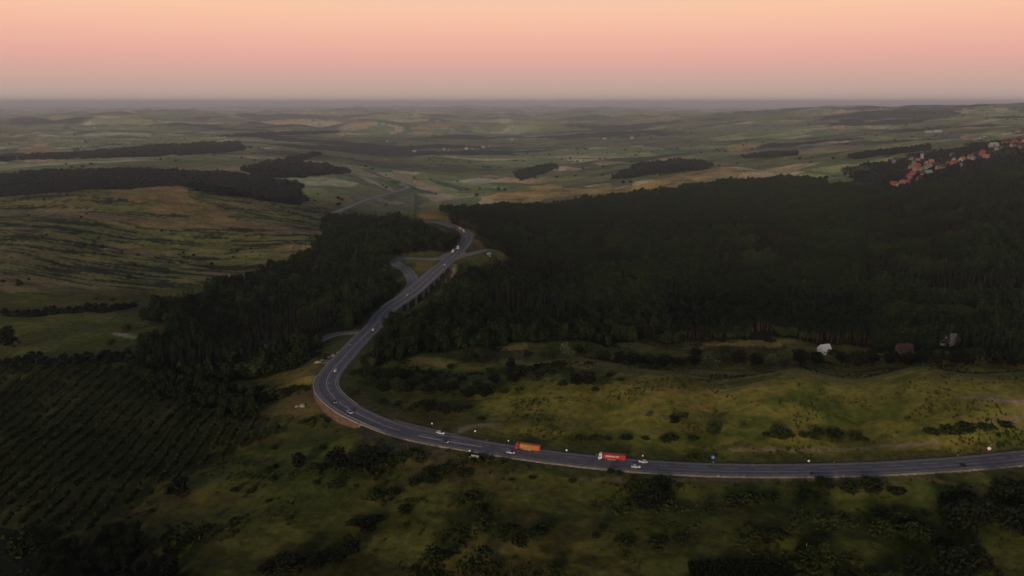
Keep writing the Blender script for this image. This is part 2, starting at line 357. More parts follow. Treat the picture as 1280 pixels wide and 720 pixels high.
# ------------------------------------------------------------------ material helpers
MATS = {}
def nodes_mat(name):
    m = bpy.data.materials.new(name); m.use_nodes = True; nt = m.node_tree
    return m, nt, nt.nodes['Principled BSDF']
def mat(name, col, rough=.6, metal=0, var=.25, scale=3.0, bump=0.0, emit=None, estr=0, coat=0):
    if name in MATS: return MATS[name]
    m, nt, b = nodes_mat(name)
    tc = nt.nodes.new('ShaderNodeTexCoord'); no = nt.nodes.new('ShaderNodeTexNoise'); no.inputs['Scale'].default_value = scale; no.inputs['Detail'].default_value = 5
    nt.links.new(tc.outputs['Object'], no.inputs['Vector'])
    mr = nt.nodes.new('ShaderNodeMapRange'); mr.inputs[1].default_value = .3; mr.inputs[2].default_value = .7; mr.inputs[3].default_value = 1-var; mr.inputs[4].default_value = 1+var*.5
    nt.links.new(no.outputs['Fac'], mr.inputs[0])
    vm = nt.nodes.new('ShaderNodeVectorMath'); vm.operation = 'SCALE'; vm.inputs[0].default_value = col[:3]
    nt.links.new(mr.outputs[0], vm.inputs['Scale']); nt.links.new(vm.outputs[0], b.inputs['Base Color'])
    b.inputs['Roughness'].default_value = rough; b.inputs['Metallic'].default_value = metal
    if coat: b.inputs['Coat Weight'].default_value = coat
    if bump:
        bp = nt.nodes.new('ShaderNodeBump'); bp.inputs['Strength'].default_value = bump; nt.links.new(no.outputs['Fac'], bp.inputs['Height']); nt.links.new(bp.outputs[0], b.inputs['Normal'])
    if emit: b.inputs['Emission Color'].default_value = (*emit, 1); b.inputs['Emission Strength'].default_value = estr
    MATS[name] = m; return m
def leaf_mat(name, col, col2, tr=.0):
    m, nt, b = nodes_mat(name)
    oi = nt.nodes.new('ShaderNodeObjectInfo'); geo = nt.nodes.new('ShaderNodeNewGeometry')
    no = nt.nodes.new('ShaderNodeTexNoise'); no.inputs['Scale'].default_value = .45; tc = nt.nodes.new('ShaderNodeTexCoord'); nt.links.new(tc.outputs['Object'], no.inputs['Vector'])
    ad = nt.nodes.new('ShaderNodeMath'); ad.operation = 'ADD'; nt.links.new(oi.outputs['Random'], ad.inputs[0]); nt.links.new(no.outputs['Fac'], ad.inputs[1])
    ad2 = nt.nodes.new('ShaderNodeMath'); ad2.operation = 'MULTIPLY_ADD'; nt.links.new(geo.outputs['Random Per Island'], ad2.inputs[0]); ad2.inputs[1].default_value = .5; nt.links.new(ad.outputs[0], ad2.inputs[2])
    mr = nt.nodes.new('ShaderNodeMapRange'); mr.inputs[1].default_value = .35; mr.inputs[2].default_value = 1.7; nt.links.new(ad2.outputs[0], mr.inputs[0])
    mx = nt.nodes.new('ShaderNodeMix'); mx.data_type = 'RGBA'; mx.inputs[6].default_value = (*col, 1); mx.inputs[7].default_value = (*col2, 1)
    nt.links.new(mr.outputs[0], mx.inputs[0]); nt.links.new(mx.outputs[2], b.inputs['Base Color'])
    b.inputs['Roughness'].default_value = .75; b.inputs['Specular IOR Level'].default_value = .15
    MATS[name] = m; return m
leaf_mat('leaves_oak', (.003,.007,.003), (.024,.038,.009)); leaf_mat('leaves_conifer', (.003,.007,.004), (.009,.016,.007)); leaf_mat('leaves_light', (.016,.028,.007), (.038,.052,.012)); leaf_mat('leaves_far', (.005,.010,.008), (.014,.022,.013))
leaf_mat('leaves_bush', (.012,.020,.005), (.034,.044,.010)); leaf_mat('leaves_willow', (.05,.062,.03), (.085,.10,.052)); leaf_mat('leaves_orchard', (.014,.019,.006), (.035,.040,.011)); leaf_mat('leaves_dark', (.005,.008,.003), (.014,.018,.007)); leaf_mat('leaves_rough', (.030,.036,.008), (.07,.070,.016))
mat('bark', (.035,.027,.02), .9, var=.4); mat('bark_pine', (.13,.075,.05), .9, var=.4)

# ------------------------------------------------------------------ mesh builder
class MB:
    def __init__(s): s.v = []; s.f = []; s.m = []
    def quad(s, pts, mi=0):
        k = len(s.v); s.v += [tuple(p) for p in pts]; s.f.append(tuple(range(k, k+len(pts)))); s.m.append(mi)
    def box(s, c, d, rz=0, mi=0, taper=1, ty=None):
        ty = taper if ty is None else ty
        k = len(s.v); cs, sn = math.cos(rz), math.sin(rz)
        for z in (-.5, .5):
            t = taper if z > 0 else 1; u = ty if z > 0 else 1
            for x, y in ((-.5,-.5),(.5,-.5),(.5,.5),(-.5,.5)):
                X = x*d[0]*t; Y = y*d[1]*u; s.v.append((c[0]+X*cs-Y*sn, c[1]+X*sn+Y*cs, c[2]+z*d[2]))
        for f in ((0,3,2,1),(4,5,6,7),(0,1,5,4),(1,2,6,5),(2,3,7,6),(3,0,4,7)): s.f.append(tuple(k+i for i in f)); s.m.append(mi)
    def cyl(s, a, b, r0, r1=None, n=8, mi=0, caps=True):
        a = Vector(a); b = Vector(b); r1 = r0 if r1 is None else r1; d = (b-a).normalized()
        q = d.orthogonal().normalized(); w = d.cross(q); k = len(s.v)
        for p, r in ((a, r0), (b, r1)):
            for i in range(n):
                t = 2*math.pi*i/n; s.v.append(tuple(p+q*r*math.cos(t)+w*r*math.sin(t)))
        for i in range(n): s.f.append((k+i, k+(i+1) % n, k+n+(i+1) % n, k+n+i)); s.m.append(mi)
        if caps: s.f.append(tuple(range(k+n-1, k-1, -1))); s.m.append(mi); s.f.append(tuple(range(k+n, k+2*n))); s.m.append(mi)
    def loft(s, rings, mi=0, closed=True, caps=True):
        k = len(s.v); n = len(rings[0])
        for r in rings: s.v += [tuple(p) for p in r]
        for j in range(len(rings)-1):
            for i in range(n if closed else n-1):
                i2 = (i+1) % n; s.f.append((k+j*n+i, k+j*n+i2, k+(j+1)*n+i2, k+(j+1)*n+i)); s.m.append(mi)
        if caps and closed:
            s.f.append(tuple(k+i for i in range(n-1, -1, -1))); s.m.append(mi); s.f.append(tuple(k+(len(rings)-1)*n+i for i in range(n))); s.m.append(mi)
    def mesh(s, name, mats, smooth=False):
        me = bpy.data.meshes.new(name); me.from_pydata(s.v, [], s.f); me.update()
        for m in (mats if isinstance(mats, (list, tuple)) else [mats]): me.materials.append(MATS[m] if isinstance(m, str) else m)
        me.polygons.foreach_set('material_index', s.m)
        if smooth: me.polygons.foreach_set('use_smooth', [True]*len(s.f))
        return me
    def build(s, name, mats, parent=None, smooth=False):
        o = bpy.data.objects.new(name, s.mesh(name, mats, smooth)); COL.objects.link(o)
        if parent is not None: o.parent = parent
        return o
def tag(o, label=None, cat=None, group=None, kind=None):
    if label: o['label'] = label
    if cat: o['category'] = cat
    if group: o['group'] = group
    if kind: o['kind'] = kind
    return o
def empty(name, loc, rz=0, label=None, cat=None, group=None):
    o = bpy.data.objects.new(name, None); COL.objects.link(o); o.location = loc; o.rotation_euler = (0, 0, rz); o.empty_display_size = .5
    return tag(o, label, cat, group)
def kids(o): return KIDS.get(o.name, [c for c in bpy.data.objects if c.parent == o])
KIDS = {}
def copy_tree(o, parent=None, label=None, group=None):
    c = o.copy(); COL.objects.link(c); c.parent = parent
    if label: c['label'] = label
    if group: c['group'] = group
    if o.name not in KIDS: KIDS[o.name] = [k for k in bpy.data.objects if k.parent == o]
    for ch in KIDS[o.name]: copy_tree(ch, c)
    return c
ORD = ['leftmost','second','third','fourth','fifth','sixth','seventh','eighth','ninth','tenth','eleventh','twelfth','thirteenth','fourteenth','fifteenth','sixteenth','seventeenth','eighteenth','nineteenth','twentieth']
def ordl(i): return ORD[i] if i < 20 else 'number %d' % (i+1)

# ------------------------------------------------------------------ ground sheet
def grid_mesh(name):
    me = bpy.data.meshes.new(name); nv = NA*NR; me.vertices.add(nv)
    co = np.stack([GX, GY, GZ], -1).astype(np.float32); me.vertices.foreach_set('co', co.ravel())
    i = np.arange(NR-1)[:,None]*NA+np.arange(NA-1)[None]; q = np.stack([i, i+1, i+1+NA, i+NA], -1).reshape(-1, 4)[:, ::-1]
    nf = len(q); me.loops.add(nf*4); me.polygons.add(nf)
    me.loops.foreach_set('vertex_index', q.ravel().astype(np.int32)); me.polygons.foreach_set('loop_start', np.arange(nf, dtype=np.int32)*4)
    me.polygons.foreach_set('loop_total', np.full(nf, 4, np.int32)); me.polygons.foreach_set('use_smooth', np.ones(nf, bool)); me.update(); me.validate()
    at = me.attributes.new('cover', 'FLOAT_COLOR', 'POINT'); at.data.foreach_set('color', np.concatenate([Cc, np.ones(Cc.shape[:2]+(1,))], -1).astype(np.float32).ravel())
    return me
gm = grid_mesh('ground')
m, nt, b = nodes_mat('grassland')
at = nt.nodes.new('ShaderNodeAttribute'); at.attribute_name = 'cover'; geo = nt.nodes.new('ShaderNodeNewGeometry')
def nz(scale, det, rough=.6, stretch=(1,1,1)):
    mp = nt.nodes.new('ShaderNodeMapping'); mp.inputs['Scale'].default_value = stretch; nt.links.new(geo.outputs['Position'], mp.inputs[0])
    n = nt.nodes.new('ShaderNodeTexNoise'); n.inputs['Scale'].default_value = scale; n.inputs['Detail'].default_value = det; n.inputs['Roughness'].default_value = rough; nt.links.new(mp.outputs[0], n.inputs['Vector']); return n
na, nb = nz(.22, 7, .65), nz(.035, 6, .6)
def mrange(src, a, b_, c, d):
    r = nt.nodes.new('ShaderNodeMapRange'); r.inputs[1].default_value = a; r.inputs[2].default_value = b_; r.inputs[3].default_value = c; r.inputs[4].default_value = d; nt.links.new(src, r.inputs[0]); return r.outputs[0]
fa = mrange(na.outputs['Fac'], .3, .7, .55, 1.45); fb = mrange(nb.outputs['Fac'], .3, .7, .7, 1.3)
mu = nt.nodes.new('ShaderNodeMath'); mu.operation = 'MULTIPLY'; nt.links.new(fa, mu.inputs[0]); nt.links.new(fb, mu.inputs[1])
vs = nt.nodes.new('ShaderNodeVectorMath'); vs.operation = 'SCALE'; nt.links.new(at.outputs['Color'], vs.inputs[0]); nt.links.new(mu.outputs[0], vs.inputs['Scale'])
# straw coloured flecks
nc = nz(.09, 8, .7, (1, 1.8, 1)); fl = mrange(nc.outputs['Fac'], .52, .68, 0, .55)
mx = nt.nodes.new('ShaderNodeMix'); mx.data_type = 'RGBA'; mx.blend_type = 'MULTIPLY'; mx.inputs[7].default_value = (1.6, 1.3, .95, 1); nt.links.new(fl, mx.inputs[0]); nt.links.new(vs.outputs[0], mx.inputs[6])
nt.links.new(mx.outputs[2], b.inputs['Base Color']); b.inputs['Roughness'].default_value = .95; b.inputs['Specular IOR Level'].default_value = .1
bp = nt.nodes.new('ShaderNodeBump'); bp.inputs['Strength'].default_value = .6; bp.inputs['Distance'].default_value = 1.2; nt.links.new(na.outputs['Fac'], bp.inputs['Height']); nt.links.new(bp.outputs[0], b.inputs['Normal'])
gm.materials.append(m)
ground = bpy.data.objects.new('ground', gm); COL.objects.link(ground); tag(ground, kind='structure')

# ------------------------------------------------------------------ roads
mat('asphalt', (.165,.150,.165), .85, var=.3, scale=.25); mat('asphalt_worn', (.19,.17,.17), .9, var=.3, scale=.3); mat('gravel', (.31,.26,.19), .95, var=.4, scale=.6)
mat('road_paint', (.72,.70,.68), .6, var=.15); mat('concrete', (.46,.42,.36), .9, var=.3, scale=.8); mat('far_asphalt', (.36,.33,.30), .9, var=.2, scale=.05)
def frame(c):
    t = np.gradient(c[:,:2], axis=0); t /= np.linalg.norm(t, axis=1)[:,None]+1e-9
    return t, np.stack([-t[:,1], t[:,0]], 1)     # tangent, left normal
def ribbon(mb, c, o0, o1, z0, z1, mi=0, i0=0, i1=None):
    t, n = frame(c); i1 = len(c) if i1 is None else i1
    o0 = np.broadcast_to(o0, len(c)); o1 = np.broadcast_to(o1, len(c)); k = len(mb.v)
    for i in range(i0, i1):
        mb.v.append((c[i,0]+n[i,0]*o0[i], c[i,1]+n[i,1]*o0[i], c[i,2]+z0)); mb.v.append((c[i,0]+n[i,0]*o1[i], c[i,1]+n[i,1]*o1[i], c[i,2]+z1))
    for i in range(i1-i0-1): mb.f.append((k+2*i+1, k+2*i, k+2*i+2, k+2*i+3)); mb.m.append(mi)
def road(name, c, hw, sh, m, msh='gravel', skirt=2.2, zoff=0, skipL=(), skipR=()):
    mb = MB(); ribbon(mb, c, -hw, hw, .0+zoff, .0+zoff, 0)
    for s in (1, -1):
        a, b_ = (hw, hw+sh) if s > 0 else (-hw-sh, -hw)
        ribbon(mb, c, a, b_, zoff-.03 if s > 0 else zoff-.05, zoff-.05 if s > 0 else zoff-.03, 1)
        k0 = 0
        for (j0, j1) in list(skipL if s > 0 else skipR)+[(len(c), len(c))]:
            if j0-k0 > 1:
                if s > 0: ribbon(mb, c, hw+sh, hw+sh+skirt, zoff-.05, zoff-1.6, 1, k0, j0+1 if j0 < len(c) else j0)
                else: ribbon(mb, c, -hw-sh-skirt, -hw-sh, zoff-1.6, zoff-.05, 1, k0, j0+1 if j0 < len(c) else j0)
            k0 = j1
    return tag(mb.build(name, [m, msh]), kind='structure')
road('highway', main, 6.0, 1.2, 'asphalt', zoff=.012, skipL=[(iw0, iw1)], skipR=[(iv0, iv1)])
road('slip_road', slip, 5.0, 1.0, 'asphalt_worn', zoff=-.02)
road('side_road', stub_e, 4.5, 1, 'gravel', zoff=-.04)
road('side_road', stub_w, 2.8, .8, 'asphalt_worn', zoff=-.04)
road('lay_by', layby, 3.2, .8, 'asphalt_worn', zoff=-.03)
road('valley_road', far_road, 6, 1.5, 'far_asphalt', zoff=.2)
# junction apron
ij = nearest_i(main, 566.7, 320); mb = MB()
tt, nn = frame(main)
hwv = 6.3+9*np.exp(-((np.arange(len(main))-ij)/7.0)**2)
ribbon(mb, main, hwv*0+6.2, hwv, -.006, -.01, 0, ij-16, ij+17); ribbon(mb, main, -hwv, hwv*0-6.2, -.01, -.006, 0, ij-16, ij+17)
tag(mb.build('junction_apron', 'gravel'), kind='structure')
# painted lines
mb = MB()
def line(c, off, w, z=.018, i0=0, i1=None): ribbon(mb, c, off-w/2, off+w/2, z, z, 0, i0, i1)
line(main, 5.4, .2); line(main, -5.4, .2); line(main, 1.6, .2, i0=0, i1=iw0-40)
line(main, 0.2, .34, i0=iw0-6)
for i in range(0, iw0-8, 4): line(main, -1.9, .2, i0=i, i1=min(i+3, iw0-6))
for i in range(iw0, len(main)-3, 3): line(main, -1.0, .18, i0=i, i1=i+2)
i_a, i_b = nearest_i(main, 606, 557), nearest_i(main, 520, 543)
line(main, .6, .75, .02, min(i_a, i_b), max(i_a, i_b))
line(slip, 3.7, .2, .0); line(slip, -3.7, .2, .0); line(slip, 0, .25, .0)
tag(mb.build('road_markings', 'road_paint'), kind='structure')

# viaduct: deck edge and piers
def on_main(i, off): return Vector((main[i,0]+nn[i,0]*off, main[i,1]+nn[i,1]*off, main[i,2]))
via = empty('viaduct', on_main((iv0+iv1)//2, 0), 0, 'pale concrete road viaduct on piers at the forest edge below the junction', 'viaduct')
def build_world(mb, name, mats, parent):
    L = parent.location; mb.v = [(x-L.x, y-L.y, z-L.z) for x, y, z in mb.v]; return mb.build(name, mats, parent)
for sgn in (1, -1):
    mb = MB(); t = nn
    ribbon(mb, main, (7.7 if sgn > 0 else -7.7), (8.15 if sgn > 0 else -8.15), .55, .55, 0, iv0, iv1+1)
    rs = []
    for i in range(iv0, iv1+1):
        a, b_ = 7.66*sgn, 8.1*sgn
        rs.append([on_main(i, a)+Vector((0,0,-1.6)), on_main(i, b_)+Vector((0,0,-1.6)), on_main(i, b_)+Vector((0,0,.5)), on_main(i, a)+Vector((0,0,.5))])
    mb = MB(); mb.loft(rs); build_world(mb, 'parapet', 'concrete', via)
mb = MB(); rs = []
for i in range(iv0, iv1+1):
    rs.append([on_main(i, 7.6)+Vector((0,0,-1.7)), on_main(i, 7.6)+Vector((0,0,-.16)), on_main(i, -7.6)+Vector((0,0,-.16)), on_main(i, -7.6)+Vector((0,0,-1.7))])
mb.loft(rs); build_world(mb, 'deck', 'concrete', via)
npier = 8
for k in range(npier):
    i = int(iv0+(iv1-iv0)*(k+.7)/npier); p = on_main(i, -6.6); zb = float(gz(p.x, p.y))-1.5
    q = on_main(i, -7.9); zb = min(zb, float(gz(q.x, q.y))-1.5)
    mb = MB(); rz = math.atan2(tt[i,1], tt[i,0])
    mb.box((p.x, p.y, (p.z-1.7+zb)/2), (1.6, 2.4, p.z-1.7-zb), rz); p2 = on_main(i, -5); mb.box((p2.x, p2.y, p2.z-2.15), (1.9, 6.4, .9), rz)
    build_world(mb, 'pier', 'concrete', via)

# retaining wall on the outside of the bend
m, nt, b = nodes_mat('wall_stone'); MATS['wall_stone'] = m
tc = nt.nodes.new('ShaderNodeTexCoord'); vo = nt.nodes.new('ShaderNodeTexVoronoi'); vo.inputs['Scale'].default_value = 1.1; nt.links.new(tc.outputs['Object'], vo.inputs['Vector'])
cr = nt.nodes.new('ShaderNodeValToRGB'); cr.color_ramp.elements[0].color = (.07,.038,.026,1); cr.color_ramp.elements[1].color = (.21,.125,.085,1); sx = nt.nodes.new('ShaderNodeSeparateColor'); nt.links.new(vo.outputs['Color'], sx.inputs[0]); nt.links.new(sx.outputs[0], cr.inputs[0]); nt.links.new(cr.outputs[0], b.inputs['Base Color']); b.inputs['Roughness'].default_value = .95
bp = nt.nodes.new('ShaderNodeBump'); bp.inputs['Strength'].default_value = .8; nt.links.new(vo.outputs['Distance'], bp.inputs['Height']); nt.links.new(bp.outputs[0], b.inputs['Normal'])
wall = empty('retaining_wall', on_main((iw0+iw1)//2, 8), 0, 'curved brown stone retaining wall holding up the outer edge of the highway bend', 'retaining wall')
rs = []; cap = []
for i in range(iw0, iw1+1):
    e = min(i-iw0, iw1-i)/8.0; a = on_main(i, 7.75); bq = on_main(i, 8.7); ft = on_main(i, 10.5); zf = min(float(gz(ft.x, ft.y)), a.z-3.5)-.8
    rs.append([Vector((a.x,a.y,a.z-.12)), Vector((bq.x,bq.y,a.z-.12))*.35+Vector((a.x,a.y,a.z-.12))*.65, Vector((bq.x,bq.y,zf)), Vector((a.x,a.y,zf))])
    c1 = on_main(i, 7.65); c2 = on_main(i, 8.65); cap.append([Vector((c1.x,c1.y,a.z-.1)), Vector((c2.x,c2.y,a.z-.1)), Vector((c2.x,c2.y,a.z+.28)), Vector((c1.x,c1.y,a.z+.28))])
mb = MB(); mb.loft(rs); build_world(mb, 'wall_face', 'wall_stone', wall)
mb = MB(); mb.loft(cap); build_world(mb, 'coping', 'concrete', wall)
# guard rail on inner side of the bend and on the viaduct approach
mat('galvanised', (.42,.42,.42), .45, .8, var=.2)
def rail(i0, i1, off, label):
    e = empty('guard_rail', on_main((i0+i1)//2, off), 0, label, 'guard rail', 'guard rails along the highway')
    mb = MB(); mb.loft([[on_main(i, off)+Vector((0,0,.45)), on_main(i, off+.08)+Vector((0,0,.6)), on_main(i, off)+Vector((0,0,.78))] for i in range(i0, i1)], closed=False, caps=False); build_world(mb, 'beam', 'galvanised', e)
    mb = MB()
    for i in range(i0, i1):
        p = on_main(i, off+.12*(1 if off > 0 else -1)); mb.box((p.x, p.y, p.z+.2), (.12, .12, 1.0))
    o = build_world(mb, 'posts', 'galvanised', e); o['kind'] = 'stuff'
rail(iw0-4, iw1+30, 6.9, 'steel guard rail on the outer edge of the highway bend above the retaining wall')
rail(iw0+6, iv0-2, -6.9, 'steel guard rail on the inner edge of the highway bend beside the scrub')

# ------------------------------------------------------------------ trees
def leafclump(mb, c, s, up=.3, rnd=random):
    c = Vector(c); n = Vector((rnd.gauss(0,1), rnd.gauss(0,1), rnd.gauss(0,1)+up)).normalized(); q = n.orthogonal().normalized(); w = n.cross(q)
    k = rnd.choice((4, 5)); a0 = rnd.random()*6; mb.quad([c+(q*math.cos(a0+2*math.pi*i/k)+w*math.sin(a0+2*math.pi*i/k))*s*rnd.uniform(.6, 1.25)+n*rnd.uniform(-.2,.2)*s for i in range(k)])
def crown_broad(h, w, n, base=.25, ls=.55, seed=0, lobes=7):
    rnd = random.Random(seed); mb = MB(); L = []
    for i in range(lobes):
        a = rnd.random()*6.28; r = rnd.uniform(.1, .3)*w; z = h*(base+(1-base)*rnd.uniform(.25, .82)); L.append((Vector((math.cos(a)*r, math.sin(a)*r, z)), rnd.uniform(.22, .36)*w, rnd.uniform(.16, .26)*h))
    L.append((Vector((0,0,h*(base+(1-base)*.5))), w*.38, h*(1-base)*.42))
    for i in range(n):
        c, rw, rh = rnd.choice(L); d = Vector((rnd.gauss(0,1), rnd.gauss(0,1), rnd.gauss(.15,1))).normalized()*rnd.uniform(.55, 1.05)
        leafclump(mb, (c.x+d.x*rw, c.y+d.y*rw, c.z+d.z*rh), ls*rnd.uniform(.6, 1.3), rnd=rnd)
    return mb
def crown_fir(h, w, seed=0, tiers=9, per=11):
    rnd = random.Random(seed); mb = MB(); z0 = h*.10
    for t in range(tiers):
        f = t/(tiers-1); z = z0+(h-z0)*f*.96; r = w*.5*(1-f)**.8+.12
        m_ = max(4, int(per*(1-f*.6)))
        for i in range(m_):
            a = 6.283*(i+rnd.random())/m_; rr_ = r*rnd.uniform(.7, 1.2); wd = rr_*.45; d = Vector((math.cos(a), math.sin(a), 0)); s_ = Vector((-d.y, d.x, 0))
            top = Vector((0,0,z+h*.045)); tip = d*rr_+Vector((0,0,z-h*.03*rnd.random())); mid = d*rr_*.55+Vector((0,0,z+h*.02))
            mb.quad([top, mid-s_*wd*.6, tip, mid+s_*wd*.6])
    mb.cyl((0,0,z0), (0,0,h*1.0), .1, .02, 4)
    return mb
def trunk(h, r, limbs=3, seed=0):
    rnd = random.Random(seed); mb = MB(); p0 = Vector((0,0,-.8)); p1 = Vector((rnd.uniform(-.2,.2), rnd.uniform(-.2,.2), h*.45)); p2 = Vector((p1.x*2, p1.y*2, h*.8))
    mb.cyl(p0, p1, r, r*.7, 6); mb.cyl(p1, p2, r*.7, r*.25, 6)
    for i in range(limbs):
        a = rnd.random()*6.28; s = p0.lerp(p1, rnd.uniform(.6, .95)); mb.cyl(s, s+Vector((math.cos(a)*h*.18, math.sin(a)*h*.18, h*.22)), r*.35, r*.1, 5)
    return mb
VAR = {}
def kind(name, mk_crown, mk_trunk, lm, tm, n):
    VAR[name] = [(mk_crown(k).mesh(name+'_crown', lm), mk_trunk(k).mesh(name+'_trunk', tm)) for k in range(n)]
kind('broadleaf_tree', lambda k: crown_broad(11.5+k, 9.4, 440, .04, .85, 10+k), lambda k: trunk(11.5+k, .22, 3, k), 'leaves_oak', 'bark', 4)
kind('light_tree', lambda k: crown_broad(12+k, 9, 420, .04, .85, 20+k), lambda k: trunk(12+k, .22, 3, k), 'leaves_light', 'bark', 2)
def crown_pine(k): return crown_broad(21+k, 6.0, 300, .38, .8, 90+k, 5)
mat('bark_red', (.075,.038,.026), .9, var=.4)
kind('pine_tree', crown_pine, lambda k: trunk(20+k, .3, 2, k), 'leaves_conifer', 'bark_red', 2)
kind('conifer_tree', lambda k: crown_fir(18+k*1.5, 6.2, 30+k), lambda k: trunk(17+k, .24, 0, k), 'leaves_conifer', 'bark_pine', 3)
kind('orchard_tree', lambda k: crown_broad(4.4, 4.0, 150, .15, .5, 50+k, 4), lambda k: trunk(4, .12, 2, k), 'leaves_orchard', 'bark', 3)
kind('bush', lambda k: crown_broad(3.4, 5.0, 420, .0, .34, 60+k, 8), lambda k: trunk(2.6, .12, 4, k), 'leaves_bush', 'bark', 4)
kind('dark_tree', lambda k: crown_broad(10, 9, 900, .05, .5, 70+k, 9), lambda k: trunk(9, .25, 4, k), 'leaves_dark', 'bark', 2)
kind('willow_bush', lambda k: crown_broad(5, 6, 520, .0, .4, 80+k, 8), lambda k: trunk(4, .14, 4, k), 'leaves_willow', 'bark', 2)
def place_tree(k, v, x, y, s, rz, label, cat, group, name=None, sz=None, sink=.1):
    cm, tm = VAR[k][v % len(VAR[k])]; name = name or k
    e = empty(name, (x, y, float(gz(x, y))-sink), rz, label, cat, group); e.scale = (s, s, sz or s)
    for nm, me in (('crown', cm), ('trunk', tm)):
        o = bpy.data.objects.new(nm, me); COL.objects.link(o); o.parent = e
    return e
def joined(k, v):
    cm, tm = VAR[k][v]; o = bpy.data.objects.new('source_'+k, None)
    bm = bmesh.new(); bm.from_mesh(cm); n0 = len(bm.faces); bm.from_mesh(tm); bm.faces.ensure_lookup_table()
    for f in bm.faces[n0:]: f.material_index = 1
    me = bpy.data.meshes.new('tree_source'); bm.to_mesh(me); bm.free(); me.materials.append(cm.materials[0]); me.materials.append(tm.materials[0]); return me
def scatter(name, pts, kinds, label, cat, lowpoly=None):
    """one 'stuff' object: points (x, y, z, rz, scale, zscale, variant) carrying trees through a node group"""
    pts = np.array(pts, np.float32)
    me = bpy.data.meshes.new(name); me.vertices.add(len(pts)); me.vertices.foreach_set('co', pts[:,:3].ravel())
    for an, col_ in (('rz', 3), ('sc', 4), ('sz', 5)):
        a = me.attributes.new(an, 'FLOAT', 'POINT'); a.data.foreach_set('value', pts[:,col_])
    a = me.attributes.new('vi', 'INT', 'POINT'); a.data.foreach_set('value', pts[:,6].astype(np.int32))
    o = bpy.data.objects.new(name, me); COL.objects.link(o)
    ng = bpy.data.node_groups.new(name, 'GeometryNodeTree'); ng.interface.new_socket('Geometry', in_out='INPUT', socket_type='NodeSocketGeometry'); ng.interface.new_socket('Geometry', in_out='OUTPUT', socket_type='NodeSocketGeometry')
    N = ng.nodes.new; gi, go = N('NodeGroupInput'), N('NodeGroupOutput'); iop = N('GeometryNodeInstanceOnPoints'); g2i = N('GeometryNodeGeometryToInstance')
    for me_s in reversed(kinds):
        so = bpy.data.objects.new('tree_source', me_s); oi = N('GeometryNodeObjectInfo'); oi.inputs['Object'].default_value = so; oi.inputs['As Instance'].default_value = True
        ng.links.new(oi.outputs['Geometry'], g2i.inputs[0])
    def attr(n, t):
        a = N('GeometryNodeInputNamedAttribute'); a.data_type = t; a.inputs['Name'].default_value = n; return a.outputs['Attribute']
    ng.links.new(gi.outputs[0], iop.inputs['Points']); ng.links.new(g2i.outputs[0], iop.inputs['Instance']); iop.inputs['Pick Instance'].default_value = True
    ng.links.new(attr('vi', 'INT'), iop.inputs['Instance Index'])
    cx = N('ShaderNodeCombineXYZ'); ng.links.new(attr('rz', 'FLOAT'), cx.inputs[2]); ng.links.new(cx.outputs[0], iop.inputs['Rotation'])
    cs = N('ShaderNodeCombineXYZ'); s_ = attr('sc', 'FLOAT'); ng.links.new(s_, cs.inputs[0]); ng.links.new(s_, cs.inputs[1]); ng.links.new(attr('sz', 'FLOAT'), cs.inputs[2]); ng.links.new(cs.outputs[0], iop.inputs['Scale'])
    ng.links.new(iop.outputs[0], go.inputs[0])
    md = o.modifiers.new('trees', 'NODES'); md.node_group = ng
    return tag(o, label, cat, kind='stuff')
SRC = {k: [joined(k, v) for v in range(len(VAR[k]))] for k in VAR}

rdist_cache = lambda x, y: bil(np.clip(road_d, -20, 200), x, y)
def candidates(poly, sp, warp=9, seed=1, jit=.8, margin=4, wl=40, rot=0):
    X = poly[:,0]; L = poly[:,1]; xs = np.sin(X)*np.exp(L); ys = np.cos(X)*np.exp(L)
    gx, gy = np.meshgrid(np.arange(xs.min(), xs.max(), sp), np.arange(ys.min(), ys.max(), sp)); r = np.random.default_rng(seed)
    gx = gx+(r.random(gx.shape)-.5)*sp*jit; gy = gy+(r.random(gx.shape)-.5)*sp*jit
    m = inside(poly, gx, gy, warp, wl); x = gx[m]; y = gy[m]; a = np.abs(np.arctan2(x, y)); k = (a < R(41)) & (rdist_cache(x, y) > margin); return x[k], y[k]
def visible(x, y, h=12):
    """is a thing of height h standing there in frame and not behind a crest?"""
    az = np.arctan2(x, y); D = np.hypot(x, y); z = gz(x, y)+h
    s = (z-CAMZ)/D; blocked = np.zeros(len(D), bool)
    for f in np.linspace(.5, .99, 40): blocked |= (CAMZ+s*D*f) < bil(GZ, x*f, y*f)
    return (~blocked) & (np.abs(az) < R(33.5))
con, bro, lig, pin = [], [], [], []
LIGHT = dens([(690,390),(700,365),(740,350),(800,345),(835,352),(820,372),(770,382),(740,392)])
